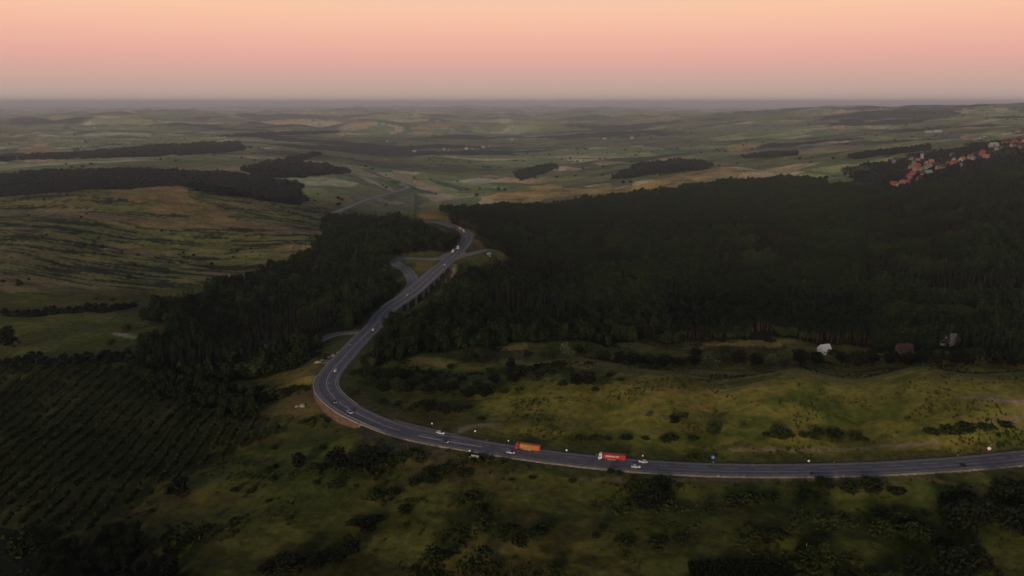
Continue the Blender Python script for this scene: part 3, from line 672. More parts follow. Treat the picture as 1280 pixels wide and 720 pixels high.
for poly, sp, seed in ((FOR_E, 5.3, 1), (FOR_W, 5.3, 2), (SCRUB_W, 5.6, 3)):
    x, y = candidates(poly, sp, 9, seed); D = np.hypot(x, y)
    keep = visible(x, y, 22) | (D < 750); x = x[keep]; y = y[keep]; D = D[keep]
    thin = RNG.random(len(D)) < np.clip(1.35-D/3200, .5, 1); x = x[thin]; y = y[thin]
    clr = fbm(x/60, y/45, 131, 2) < .62; x = x[clr]; y = y[clr]
    cn = fbm(x/130, y/90, 77, 2)+.15*RNG.standard_normal(len(x))
    isc = ((cn > .12) & (np.hypot(x, y) < 1400)) if poly is not SCRUB_W else np.zeros(len(x), bool)
    z = gz(x, y)
    hv = 1+.25*fbm(x/40, y/40, 79, 2)
    ll = fbm(x/70, y/60, 171, 3); isl = (ll > .48) | (inside(LIGHT, x, y, 14, 40) & (RNG.random(len(x)) < .75)); az_ = np.degrees(np.arctan2(x, y)); isp = (poly is FOR_E) & (np.hypot(x, y) < 790) & (az_ > 11) & (az_ < 25)
    for i in range(len(x)):
        s = RNG.uniform(.55, 1.0)*hv[i]*(.75 if poly is SCRUB_W else 1)
        if isl[i]: lig.append((x[i], y[i], z[i]-.3, RNG.random()*6.28, s, s*.9, RNG.integers(0, 2))); continue
        if isp[i]: pin.append((x[i], y[i], z[i]-.3, RNG.random()*6.28, s, s, RNG.integers(0, 2))); continue
        (con if isc[i] else bro).append((x[i], y[i], z[i]-.3, RNG.random()*6.28, s, s*RNG.uniform(.85, 1.2), RNG.integers(0, 3 if isc[i] else 4)))
def split(pts, n=300):
    a = np.array(pts); v = visible(a[:,0], a[:,1], 10); D = np.hypot(a[:,0], a[:,1])+np.where(v, 0, 1e5)
    o = np.argsort(D); return a[o[:n]], a[o[n:]]
def individuals(k, arr, label, cat, group):
    for p in arr:
        e = place_tree(k, int(p[6]), p[0], p[1], p[4], p[3], label, cat, group, sz=p[5])
near, rest = split(con); individuals('conifer_tree', near, 'dark pointed conifer standing along the near edge of the forest behind the meadow', 'conifer', 'conifers along the near forest edge')
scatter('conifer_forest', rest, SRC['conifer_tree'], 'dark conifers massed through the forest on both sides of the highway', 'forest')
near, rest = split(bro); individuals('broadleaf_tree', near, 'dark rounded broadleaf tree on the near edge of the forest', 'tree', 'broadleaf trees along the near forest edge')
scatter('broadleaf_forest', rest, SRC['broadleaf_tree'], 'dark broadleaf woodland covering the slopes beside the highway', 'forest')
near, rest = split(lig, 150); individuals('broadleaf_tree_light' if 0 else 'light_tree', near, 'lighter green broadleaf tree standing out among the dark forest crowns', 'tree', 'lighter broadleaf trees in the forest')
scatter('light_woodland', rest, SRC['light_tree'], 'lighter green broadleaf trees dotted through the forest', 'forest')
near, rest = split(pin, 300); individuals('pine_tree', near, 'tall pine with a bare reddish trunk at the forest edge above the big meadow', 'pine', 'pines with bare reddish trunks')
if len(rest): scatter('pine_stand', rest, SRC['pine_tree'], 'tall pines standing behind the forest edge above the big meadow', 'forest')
# distant woods
dw = []
def lowcrown(seed):
    return crown_broad(12, 10, 60, .0, 2.2, seed, 5)
LOW = [lowcrown(200+k).mesh('far_tree', 'leaves_far') for k in range(3)]
for p, sp, sd in ((F1, 9, 11), (F2, 14, 12), (F3, 12, 13), (F4, 9, 14)):
    x, y = candidates(p, sp, 12, sd, margin=6); z = gz(x, y)
    for i in range(len(x)): s = RNG.uniform(.9, 1.3)*sp/8.5; dw.append((x[i], y[i], z[i]-1, RNG.random()*6.28, s, RNG.uniform(.8, 1.25), RNG.integers(0, 3)))
for j, p in enumerate(F6+[HEDGE, HEDGE2]):
    x, y = candidates(p, 9 if j < 4 else 6.5, 5, 20+j); z = gz(x, y)
    for i in range(len(x)): s = RNG.uniform(.6, 1.1)*(1 if j < 4 else .6); dw.append((x[i], y[i], z[i]-.5, RNG.random()*6.28, s, s*.8, RNG.integers(0, 3)))
scatter('distant_woods', dw, LOW, 'dark blocks of woodland on the hills beyond the terraced slope', 'forest')
# loose trees and hedge bushes across the valley
lo = []
r_ = np.random.default_rng(5); az = r_.uniform(R(-35), R(35), 90000); D = np.exp(r_.uniform(math.log(880), math.log(6500), 90000)); x = D*np.sin(az); y = D*np.cos(az)
nn_ = fbm(x/220, y/90, 141, 4)+.5*fbm(x/60, y/25, 149, 2)
ok = (nn_ > .30+.25*r_.random(len(x))) & (rdist_cache(x, y) > 10)
for p in FORESTS+[F1]+GOLD[:1]: ok &= ~inside(p, x, y, 9, 40)
ok &= (az < R(-10.5)) | (D > 1750); ok &= r_.random(len(x)) < np.where(D < 1750, .07, np.where(D < 3000, .04, .12))
x = x[ok]; y = y[ok]; z = gz(x, y); D = D[ok]
for i in range(len(x)):
    s = r_.uniform(.18, .42) if D[i] < 1700 else r_.uniform(.45, 1.0); lo.append((x[i], y[i], z[i]-.5, r_.random()*6.28, s*1.2, s*.7, r_.integers(0, 3)))
scatter('valley_scrub', lo, LOW, 'scattered scrub and hedge trees dotting the far hills and terraces', 'scrub')
# village woodland
vw = []
x, y = candidates(F5, 9.5, 16, 31, margin=3)
ok = fbm(x/90, y/60, 151, 2) > -.32; x = x[ok]; y = y[ok]; z = gz(x, y)
vill_tree = list(zip(x, y, z))
# orchard rows
pa, pb = hit(196, 604), hit(262, 520); rowdir = math.atan2(pb[1]-pa[1], pb[0]-pa[0])
orch = []
cs, sn = math.cos(rowdir), math.sin(rowdir); og = hit(200, 560)
for i in range(-60, 61):
    for j in range(-110, 111):
        u = j*3.0+random.uniform(-.4, .4); v = i*8.0+random.uniform(-.35, .35); orch.append((og[0]+u*cs-v*sn, og[1]+u*sn+v*cs))
orch = np.array(orch); ok = inside(ORCH, orch[:,0], orch[:,1], 4) & (RNG.random(len(orch)) > .06+.25*(fbm(orch[:,0]/40, orch[:,1]/40, 191, 2) > .4)) & (np.abs(np.arctan2(orch[:,0], orch[:,1])) < R(38)); orch = orch[ok]
oz = gz(orch[:,0], orch[:,1])
op = [(orch[i,0], orch[i,1], oz[i]-.1, random.random()*6.28, random.uniform(.65, 1.0), random.uniform(.65, 1.05), random.randrange(3)) for i in range(len(orch))]
near, rest = split(op); individuals('orchard_tree', near, 'small dark orchard tree in the slanting rows at lower left', 'orchard tree', 'orchard trees planted in rows')
scatter('orchard_rows', rest, SRC['orchard_tree'], 'dark orchard trees planted in slanting rows left of the highway bend', 'orchard')
# low growth through the meadows: tussocks and small scrub
tm_ = [crown_broad(.9, 1.5, 26, .0, .3, 300+k, 3).mesh('tussock', 'leaves_rough') for k in range(3)]
mat('straw', (.20,.16,.05), .9); tm_.append(crown_broad(1.2, 2.2, 60, .0, .3, 310, 4).mesh('tussock', 'leaves_bush'))
r_ = np.random.default_rng(9); n = 42000; az = r_.uniform(R(-36), R(36), n); D = np.sqrt(r_.uniform(240**2, 640**2, n)); x = D*np.sin(az); y = D*np.cos(az)
dn = fbm(x/45, y/28, 161, 4); ok = (dn+.2*r_.standard_normal(n) > .33) & (rdist_cache(x, y) > 3)
for p in FORESTS+[ORCH]: ok &= ~inside(p, x, y, 4)
x = x[ok]; y = y[ok]; z = gz(x, y); dn = dn[ok]
im = inside(MEAD_R, x, y, 8)
gr = [(x[i], y[i], z[i]-.15, r_.random()*6.28, r_.uniform(.6, 1.7)*(.6 if im[i] else 1), r_.uniform(.5, 1.3)*(1+max(0, dn[i])), 3 if r_.random() < (.8 if dn[i] > .5 and not im[i] else .03) else r_.integers(0, 3)) for i in range(len(x))]
scatter('rough_grass', gr, tm_, 'rough tussocky grass and weeds growing over the meadows by the highway', 'grass')

# named bushes and trees in the open, each surveyed: (px, py of its foot, width in px, height factor, kind)
CL = {
 'round the bend, left of the retaining wall foot': ('below the highway bend', [(335,590,15,.8,'b'),(345,584,10,.6,'b'),(373,585,20,1.1,'d'),(393,588,16,.9,'b'),(403,589,14,.8,'d'),(422,586,28,1.15,'d'),(441,588,20,.8,'d'),(458,585,34,.95,'d'),(475,582,18,.7,'b'),(341,562,9,.8,'b'),(402,562,12,.6,'b')]),
 'orchard side': ('on the grass right of the orchard', [(224,620,28,1,'d'),(189,640,9,.6,'b'),(212,619,12,.7,'d'),(292,614,12,.5,'b'),(312,616,14,.4,'b')]),
 'lower centre': ('in the lower centre meadow', [(418,611,26,.5,'b'),(396,605,12,.5,'b'),(444,608,8,.6,'b'),(337,627,9,.6,'b'),(470,622,26,.5,'b'),(491,618,24,.4,'b'),(536,592,26,.35,'b'),(555,591,30,.35,'b'),(578,592,26,.3,'b'),(520,604,24,.3,'b'),(540,603,26,.3,'b'),(508,640,22,.45,'b'),(459,660,30,.6,'d'),(443,657,22,.5,'b'),(474,652,20,.5,'b'),(507,658,8,.9,'b'),(440,693,26,1,'d'),(424,702,22,.6,'d'),(397,708,30,.6,'d'),(360,712,34,.8,'d'),(335,716,24,.6,'d'),(601,645,12,1,'b'),(547,698,36,.5,'b'),(604,705,34,.8,'b'),(622,712,24,.7,'b'),(585,716,26,.7,'b'),(566,690,14,.6,'b')]),
 'low centre right': ('on the slope below the trucks', [(764,591,11,.8,'b'),(774,592,12,.45,'b'),(715,603,12,.6,'b'),(684,660,28,.4,'b'),(668,672,30,.4,'b'),(753,660,14,.6,'b'),(691,716,22,.8,'b'),(650,680,24,.4,'b'),(780,678,26,.35,'b'),(820,682,30,.4,'b'),(850,678,24,.35,'b'),(640,600,10,.4,'b'),(665,598,12,.4,'b'),(781,627,6,.7,'b'),(744,672,14,.5,'b')]),
 'pair': ('standing alone on the slope below the highway', [(801,638,24,1.25,'d'),(820,637,26,1.25,'d')]),
 'right scrub': ('in the scrub band below the right stretch of highway', [(915,628,30,.5,'b'),(940,630,34,.6,'b'),(962,625,24,.5,'b'),(885,634,16,.5,'b'),(1030,606,26,.4,'b'),(1062,612,30,.5,'b'),(1092,614,34,.5,'b'),(1120,617,24,.4,'b'),(1010,622,26,.4,'b'),(954,670,24,.45,'b'),(975,672,20,.5,'b')]),
 'roadside': ('at the kerb of the right stretch of highway', [(1014,594,6,.8,'b'),(1205,583,8,.5,'b'),(1248,580,6,.4,'b')]),
 'bottom right': ('in the bottom right thicket', [(1001,660,26,1.5,'b'),(1030,666,30,1,'b'),(1027,690,24,.9,'b'),(1008,700,26,.9,'b'),(1097,674,34,.8,'b'),(1120,668,26,.7,'b'),(1138,676,34,.8,'b'),(1160,680,30,.8,'b'),(1135,655,26,.7,'b'),(1112,652,22,.6,'b'),(1180,686,26,.7,'b'),(1195,668,36,1.2,'d'),(1215,662,36,1.2,'d'),(1190,640,28,1,'d'),(1228,655,24,.9,'d'),(1257,632,34,1.1,'d'),(1278,640,36,1.1,'d'),(1262,665,36,1,'d'),(1285,672,30,1,'d'),(1188,722,44,.9,'d'),(1222,718,36,1,'d'),(1150,730,40,.8,'d'),(1110,735,36,.6,'b'),(1060,735,34,.5,'b'),(1208,700,20,.6,'b')]),
 'upper meadow': ('in the big meadow above the highway', [(843,530,13,1.1,'d'),(855,523,9,1,'b'),(811,520,9,.8,'w'),(892,545,20,1,'b'),(741,549,14,.5,'b'),(760,549,12,.4,'b'),(783,550,20,.4,'b'),(806,549,12,.4,'b'),(838,550,26,.4,'b'),(866,550,16,.4,'b'),(978,548,28,.7,'b'),(958,545,14,.4,'b'),(1005,547,14,.6,'b'),(1022,548,24,.55,'b'),(1044,549,28,.55,'b'),(1068,548,20,.5,'b'),(1082,551,12,.4,'b'),(1165,544,20,.5,'b'),(1186,543,26,.5,'b'),(1210,540,26,.45,'b'),(1233,537,22,.45,'b'),(1256,533,18,.4,'b')]),
 'scrub inside bend': ('in the scrub inside the highway bend', [(440,495,12,.8,'b'),(452,466,12,.8,'b'),(458,479,16,.7,'b'),(471,474,18,1,'d'),(484,476,18,1.1,'d'),(503,474,15,1.1,'d'),(520,474,14,.7,'b'),(533,478,18,.9,'b'),(479,490,22,.8,'d'),(497,489,18,.8,'b'),(513,490,22,.8,'d'),(535,492,20,.8,'d'),(553,490,22,.9,'d'),(568,487,18,.8,'d'),(586,497,20,.8,'d'),(604,497,24,.9,'d'),(618,490,18,.8,'b'),(521,512,20,.7,'b'),(536,516,24,.9,'d'),(556,518,22,.8,'d'),(573,515,16,.6,'b'),(602,525,14,.4,'b'),(585,510,12,.5,'b'),(595,480,16,.7,'b'),(578,476,14,.6,'b'),(612,466,12,.8,'b'),(618,479,18,.8,'d'),(638,461,16,1.1,'d'),(640,478,18,.9,'d'),(655,470,17,1,'d'),(668,477,16,.7,'b'),(628,492,14,.7,'b'),(648,489,14,.6,'b'),(562,460,11,.7,'b'),(720,482,20,.9,'d'),(735,481,22,.9,'d'),(753,481,16,1,'b'),(765,470,14,.7,'b'),(702,483,14,.7,'b'),(744,489,12,.6,'b'),(478,503,14,.5,'b'),(498,505,14,.5,'b'),(775,476,10,.5,'b'),(690,468,12,.5,'b'),(466,510,8,.5,'w')]),
 'hedge under forest': ('in the thicket between the big meadow and the forest', [(600,447,18,.8,'b'),(586,450,16,.7,'b'),(660,447,14,1,'b'),(681,447,12,.8,'b'),(692,447,20,1,'b'),(708,446,20,1.1,'w'),(731,443,20,1.1,'b'),(748,447,16,.8,'b'),(757,452,18,.9,'d'),(775,453,18,.9,'d'),(792,455,20,.9,'d'),(812,456,20,.9,'b'),(830,458,20,.9,'d'),(850,457,18,.9,'b'),(868,457,18,.9,'d'),(886,457,18,1,'w'),(905,455,18,1.1,'b'),(922,455,20,1,'d'),(945,457,20,.9,'d'),(963,458,20,1,'w'),(978,458,16,1,'w'),(1000,455,22,1,'d'),(1020,456,20,.9,'d'),(1052,455,18,1,'d'),(1070,456,24,1.1,'b'),(1090,455,20,1,'d'),(1112,455,20,1,'d'),(1130,456,22,.9,'b'),(1150,456,22,1,'d'),(1172,455,22,1,'b'),(1195,456,22,1,'d'),(1215,456,24,1.1,'b'),(1240,457,22,1.1,'b'),(1262,458,24,1,'d'),(1284,458,22,1,'b'),(905,443,18,.8,'b'),(870,445,16,.8,'d'),(1040,445,14,.8,'b')]),
 'left meadows': ('in the meadows at far left', [(10,436,22,1.3,'d'),(-4,432,22,1,'d'),(160,414,12,1,'b'),(140,431,10,.9,'b'),(155,413,9,.8,'b'),(20,396,8,1,'b'),(162,350,9,1,'b'),(24,358,8,.9,'b'),(120,375,7,.7,'b'),(142,376,8,.7,'b')]),
}
pxs = {}
def bush_group(key, where, lst):
    lst = sorted(lst, key=lambda t: t[0]); by = {}
    for t in lst: by.setdefault(t[4], []).append(t)
    for kk, L in by.items():
        nm, cat, desc, w0 = {'b': ('bush', 'bush', 'green bush', 5.6), 'd': ('dark_tree', 'tree', 'dark rounded tree', 9.6), 'w': ('willow_bush', 'bush', 'pale grey-green bush', 6.6)}[kk]
        for i, (px, py, w, hf, _) in enumerate(L):
            p = hit(px, py); D = math.hypot(p[0], p[1]); mpp = math.hypot(D, CAMZ)/F; s = w*mpp/w0
            n = len(L); o = ordl(i) if n < 2 or i < n-1 else 'rightmost'
            lab = f'{desc}, {o}{"" if i in (0, n-1) else " from left"} {where}' if n > 1 else f'single {desc} {where}'
            hh = {'b': 3.4, 'd': 10, 'w': 5}[kk]; w_m = w*mpp; sz = w_m*hf*(.82 if kk != 'b' else .72)/hh*1.0
            place_tree(nm, i, p[0], p[1], s*1.08, random.random()*6.28, lab, cat, 'bushes and small trees '+where, sz=sz*1.05, sink=.2)
for k, (where, lst) in CL.items(): bush_group(k, where, lst)
# dark thicket bottom left
x, y = candidates(SCRUB_L, 6.5, 6, 33, margin=0)
th = [(x[i], y[i], float(gz(x[i], y[i]))-.3, random.random()*6.28, random.uniform(.4, .8), random.uniform(.3, .65), random.randrange(2)) for i in range(len(x))]
near = np.array(th)[visible(x, y, 5)][:300]
for p in near: place_tree('dark_tree', int(p[6]), p[0], p[1], p[4], p[3], 'dark tree in the thicket filling the bottom left corner below the orchard', 'tree', 'trees of the bottom left thicket', sz=p[5])

# ------------------------------------------------------------------ vehicles
mat('car_white', (.75,.74,.72), .3, coat=.5, var=.06); mat('car_dark', (.05,.052,.06), .3, coat=.5, var=.1); mat('car_silver', (.42,.43,.45), .3, .4, var=.08); mat('car_green', (.10,.22,.15), .35, var=.1)
mat('glass_dark', (.02,.025,.03), .1, var=.1); mat('tyre', (.02,.02,.02), .85); mat('rim', (.4,.4,.4), .4, .8); mat('lamp_white', (.8,.78,.7), .3, emit=(1,.9,.75), estr=1.2); mat('lamp_red', (.35,.02,.02), .3, emit=(1,.08,.04), estr=.3)
mat('truck_red', (.50,.035,.025), .4, var=.12); mat('truck_orange', (.52,.17,.02), .5, var=.15); mat('truck_chassis', (.04,.04,.042), .7); mat('letter_white', (.8,.76,.72), .5, var=.05); mat('letter_yellow', (.85,.5,.12), .5); mat('truck_white', (.78,.72,.68), .35, var=.08); mat('tail_dark', (.16,.03,.02), .5)
def wheel(x, y, r, w, parent):
    mb = MB(); mb.cyl((x, y-w/2, r), (x, y+w/2, r), r, n=16); t = mb.build('wheel', 'tyre', parent)
    s = 1 if y > 0 else -1
    mb = MB(); mb.cyl((x, y+s*(w/2-.05), r), (x, y+s*(w/2+.01), r), r*.58, n=12); mb.build('rim', 'rim', t)
def car(paint, label, kind_='car'):
    e = empty('car', (0,0,0), 0, label, 'car', 'cars on the highway')
    # body outline along x (front = +x), width stations
    def ring(x, hw, z0, z1, r=.12): return [(x, -hw, z0), (x, -hw, (z0+z1)/2), (x, -hw+r, z1-.04), (x, 0, z1), (x, hw-r, z1-.04), (x, hw, (z0+z1)/2), (x, hw, z0)]
    mb = MB(); mb.loft([ring(-2.2,.7,.35,.8), ring(-2.12,.84,.25,.98), ring(-1.5,.88,.22,1.0), ring(0,.9,.22,.95), ring(1.1,.88,.22,.93), ring(1.9,.82,.24,.78), ring(2.2,.66,.32,.62)]); mb.build('body', paint, e, True)
    def cab(x, hw, z): return [(x, -hw, z), (x, -hw*.9, z+.01), (x, hw*.9, z+.01), (x, hw, z)]
    mb = MB(); k = [(-1.85,.74,.95),(-1.35,.64,1.4),(.25,.64,1.44),(1.15,.76,.92)]
    for s in (1,-1): mb.quad([(a, s*w, z) for a, w, z in (k if s < 0 else k[::-1])])
    mb.quad([(-1.85,.74,.95),(-1.35,.64,1.4),(-1.35,-.64,1.4),(-1.85,-.74,.95)]); mb.quad([(1.15,-.76,.92),(.25,-.64,1.44),(.25,.64,1.44),(1.15,.76,.92)]); mb.build('windows', 'glass_dark', e)
    mb = MB(); mb.loft([[(-1.4,-.66,1.38),(-1.3,-.6,1.47),(-1.3,.6,1.47),(-1.4,.66,1.38)],[(.3,-.66,1.4),(.15,-.6,1.5),(.15,.6,1.5),(.3,.66,1.4)]]); mb.build('roof', paint, e)
    for x in (-1.35, 1.35):
        for s in (1, -1): wheel(x, .78*s, .32, .22, e)
    for s in (1, -1):
        mb = MB(); mb.box((2.1, .55*s, .62), (.2, .3, .14)); mb.build('headlight', 'lamp_white', e); mb = MB(); mb.box((-2.15, .6*s, .78), (.12, .26, .14)); mb.build('taillight', 'lamp_red', e)
    return e
def truck(cabm, boxm, label, letters=None, tail=False):
    e = empty('truck', (0,0,0), 0, label, 'truck')
    mb = MB(); prof = [(8.2,.45),(8.25,1.4),(8.1,2.2),(7.8,3.35),(7.5,3.75),(6.1,3.8),(6.0,.95),(7.0,.95),(7.0,.45)]
    mb.loft([[(x, -1.24, z) for x, z in prof], [(x, 1.24, z) for x, z in prof]]); cab = mb.build('cab', cabm, e)
    mb = MB(); mb.quad([(8.14,-1.08,1.95),(8.14,1.08,1.95),(7.86,1.02,3.05),(7.86,-1.02,3.05)][::1]); mb.build('windscreen', 'glass_dark', cab)
    mb.v = [(x+.03, y, z) for x, y, z in mb.v]
    for s in (1, -1):
        mb = MB(); mb.quad([(7.75,1.25*s,1.95),(6.9,1.25*s,1.95),(6.9,1.25*s,2.75),(7.6,1.25*s,2.75)][::s]); mb.build('side_window', 'glass_dark', cab)
        mb = MB(); mb.box((8.15, .95*s, .75), (.2, .4, .22)); mb.build('headlight', 'lamp_white', cab)
        mb = MB(); mb.box((8.15, 1.42*s, 2.45), (.14, .22, .8)); mb.cyl((8.05,1.2*s,2.75), (8.15,1.42*s,2.75), .03, n=5); mb.build('mirror', 'truck_chassis', cab)
    mb = MB(); mb.box((8.26, 0, 1.25), (.06, 1.9, .9)); mb.build('grille', 'truck_chassis', cab)
    mb = MB(); mb.quad([(7.6,-1.15,3.74),(7.6,1.15,3.74),(6.15,1.15,4.0),(6.15,-1.15,4.0)]); mb.quad([(7.6,-1.15,3.74),(6.15,-1.15,4.0),(6.15,-1.15,3.74)]); mb.quad([(7.6,1.15,3.74),(6.15,1.15,3.74),(6.15,1.15,4.0)]); mb.build('wind_deflector', cabm, cab)
    mb = MB(); mb.box((-.2,0,.85), (15.4,.9,.25)); mb.box((4.0,0,.9),(4.6,2.2,.12)); mb.build('chassis', 'truck_chassis', e)
    mb = MB(); mb.box((-1.35,0,2.55), (13.4,2.52,2.75)); bx = mb.build('trailer_box', boxm, e)
    bv = bx.modifiers.new('b','BEVEL'); bv.width = .06; bv.segments = 2
    mb = MB()
    for s in (1,-1): mb.box((-1.35,1.275*s,1.22),(13.4,.04,.12)); mb.box((-1.35,1.275*s,3.86),(13.4,.04,.1))
    mb.build('side_rail', 'truck_chassis' if not tail else boxm, bx)
    if tail:
        mb = MB(); mb.box((-8.07,0,2.5),(.06,2.4,2.6)); mb.build('rear_door', cabm, bx)
        mb = MB()
        for s in (1,-1): mb.box((-7.6,1.275*s,2.55),(.9,.03,2.6))
        mb.build('rear_panel', cabm, bx)
    mb = MB()
    for s in (1,-1): mb.box((1.8,1.15*s,.75),(2.2,.08,.55)); mb.box((-.9,1.15*s,.8),(2.8,.06,.5))
    mb.build('side_guard', 'galvanised', e)
    for x in (7.3, 3.9): wheel(x, 1.05, .5, .36, e); wheel(x, -1.05, .5, .36, e)
    for x in (-4.0, -5.3, -6.6): wheel(x, 1.05, .5, .36, e); wheel(x, -1.05, .5, .36, e)
    if letters:
        lm, z, rows = letters
        for s in (1, -1):
            mb = MB()
            for (x0, w, h, kind_) in rows:
                X = x0*s; Y = 1.275*s
                # each glyph: two uprights and a bar, too small to read in the photograph
                if kind_ == 'u': mb.box((X-w*.35*s,Y,z),(w*.26,.03,h)); mb.box((X+w*.35*s,Y,z),(w*.26,.03,h)); mb.box((X,Y,z-h*.4),(w*.5,.031,h*.2))
                elif kind_ == 'n': mb.box((X-w*.35*s,Y,z),(w*.26,.03,h)); mb.box((X+w*.35*s,Y,z),(w*.26,.03,h)); mb.box((X,Y,z+h*.4),(w*.5,.031,h*.2))
                elif kind_ == 'e': mb.box((X-w*.35*s,Y,z),(w*.26,.03,h)); [mb.box((X+w*.1*s,Y,z+q*h*.4),(w*.64,.031,h*.2)) for q in (-1,0,1)]
                elif kind_ == 'o': mb.box((X-w*.35*s,Y,z),(w*.26,.03,h)); mb.box((X+w*.35*s,Y,z),(w*.26,.03,h)); [mb.box((X,Y,z+q*h*.4),(w*.5,.031,h*.2)) for q in (-1,1)]
            mb.build('lettering', lm, bx)
    e.scale = (.92, .96, .96)
    return e
# headings: both trucks drive towards the left of the picture
def put(o, px, py, off_lane, fwd=True, c=main, face=1):
    p = hit(px, py); i = int(np.hypot(c[:,0]-p[0], c[:,1]-p[1]).argmin()); i = min(max(i, 2), len(c)-3); t, n = frame(c)
    o.location = (c[i,0]+n[i,0]*off_lane, c[i,1]+n[i,1]*off_lane, c[i,2]+.02)
    a = math.atan2(t[i,1], t[i,0]); o.rotation_euler = (0, -math.atan2(c[i+2,2]-c[i-2,2], np.hypot(*(c[i+2,:2]-c[i-2,:2])))*face, a if face > 0 else a+math.pi)
glyphs = [(x, .62, .95 if k in (0,1) else .8, t) for k, (x, t) in enumerate(((3.6,'o'),(2.8,'n'),(1.6,'e'),(.85,'u'),(.1,'n'),(-.65,'e'),(-1.4,'o'),(-2.15,'n'),(-2.9,'e'),(-3.65,'u')))]
t1 = truck('truck_white', 'truck_red', 'articulated truck with white cab and red trailer lettered in white on the highway', ('letter_white', 2.75, [(-x, w, h, k) for x, w, h, k in glyphs]))
t1.scale = (.85, .92, .92); put(t1, 761.5, 573, -3.6)
t2 = truck('truck_red', 'truck_orange', 'articulated truck with red cab and orange trailer on the highway', ('letter_yellow', 2.8, [(3.9,.7,.9,'o'),(3.0,.6,.8,'e'),(1.7,.6,.7,'n'),(.9,.6,.7,'u')]), tail=True)
t2.scale = (.82, .9, .92); put(t2, 658, 562.5, -3.6)
CARS = [('car_white',797,579,2.6,-1,'white car directly behind the red truck, in the near lane'), ('car_white',808,578.5,-3.8,1,'white car following the red truck in the far lane'),
 ('car_silver',634,566,2.8,-1,'pale car beside the cab of the orange truck'), ('car_dark',556,551,2.8,-1,'dark car with lit lamps near the painted island line of the highway'),
 ('car_silver',437,518,3,-1,'small grey car on the highway above the retaining wall'), ('car_dark',415,506,3,-1,'small dark car at the outermost point of the bend'), ('car_white',423,464,-2.5,1,'small pale car just past the bend, going uphill'),
 ('car_white',464,414,-3,1,'white car on the highway beside the forest, near the left side road'), ('car_dark',472,405,-3.2,1,'dark car on the highway just ahead of the white one by the forest'), ('car_white',508,371,0.5,-1,'white car with headlights on the viaduct'),
 ('car_white',553.5,331.5,-3,1,'white car on the highway just below the junction'), ('car_silver',583,296,3,-1,'silver car on the farthest bend above the junction')]
proto = {}
for pm, px, py, off, face, lab in CARS:
    if pm not in proto: proto[pm] = o = car(pm, lab)
    else: o = copy_tree(proto[pm], None, lab, 'cars on the highway')
    put(o, px, py, off, face=face)
o = copy_tree(proto['car_white'], None, 'white car parked in the lay-by on the far side of the highway', 'cars on the highway'); put(o, 550, 542.5, .3, c=layby, face=1)
# small box lorries near the junction
def lorry(cabm, boxm, label):
    e = empty('box_lorry', (0,0,0), 0, label, 'lorry', 'lorries near the junction')
    mb = MB(); prof = [(4.1,.45),(4.15,1.4),(3.9,2.5),(3.6,2.75),(2.5,2.75),(2.5,.45)]; mb.loft([[(x,-1.1,z) for x, z in prof], [(x,1.1,z) for x, z in prof]]); cb = mb.build('cab', cabm, e)
    mb = MB(); mb.quad([(4.16,-.95,1.45),(4.16,.95,1.45),(3.94,.9,2.4),(3.94,-.9,2.4)]); mb.build('windscreen', 'glass_dark', cb)
    mb = MB(); mb.box((-.9,0,2.1),(6.6,2.4,2.5)); b_ = mb.build('cargo_box', boxm, e); bb = b_.modifiers.new('b','BEVEL'); bb.width = .05
    mb = MB(); mb.box((0,0,.7),(8,.8,.25)); mb.build('chassis', 'truck_chassis', e)
    for x in (3.2,-2.6):
        for s in (1,-1): wheel(x, .95*s, .45, .3, e)
    for s in (1,-1): mb = MB(); mb.box((4.12,.8*s,.8),(.15,.35,.2)); mb.build('headlight', 'lamp_white', cb)
    return e
mat('box_cream', (.6,.5,.38), .5); mat('box_pink', (.55,.3,.24), .5)
o = lorry('truck_white', 'box_pink', 'small lorry with pinkish cargo box waiting at the junction'); put(o, 565, 315.5, 5, face=-1)
o = lorry('truck_white', 'box_cream', 'small lorry with cream cargo box just above the junction'); put(o, 571, 311, 3, face=-1)
o = lorry('truck_white', 'box_cream', 'cream box lorry on the farthest bend of the highway'); put(o, 581, 290.5, 3, face=-1)
o = lorry('truck_white', 'truck_orange', 'lorry with orange cargo box leading on the farthest bend of the highway'); put(o, 576, 286.5, 3, face=-1)

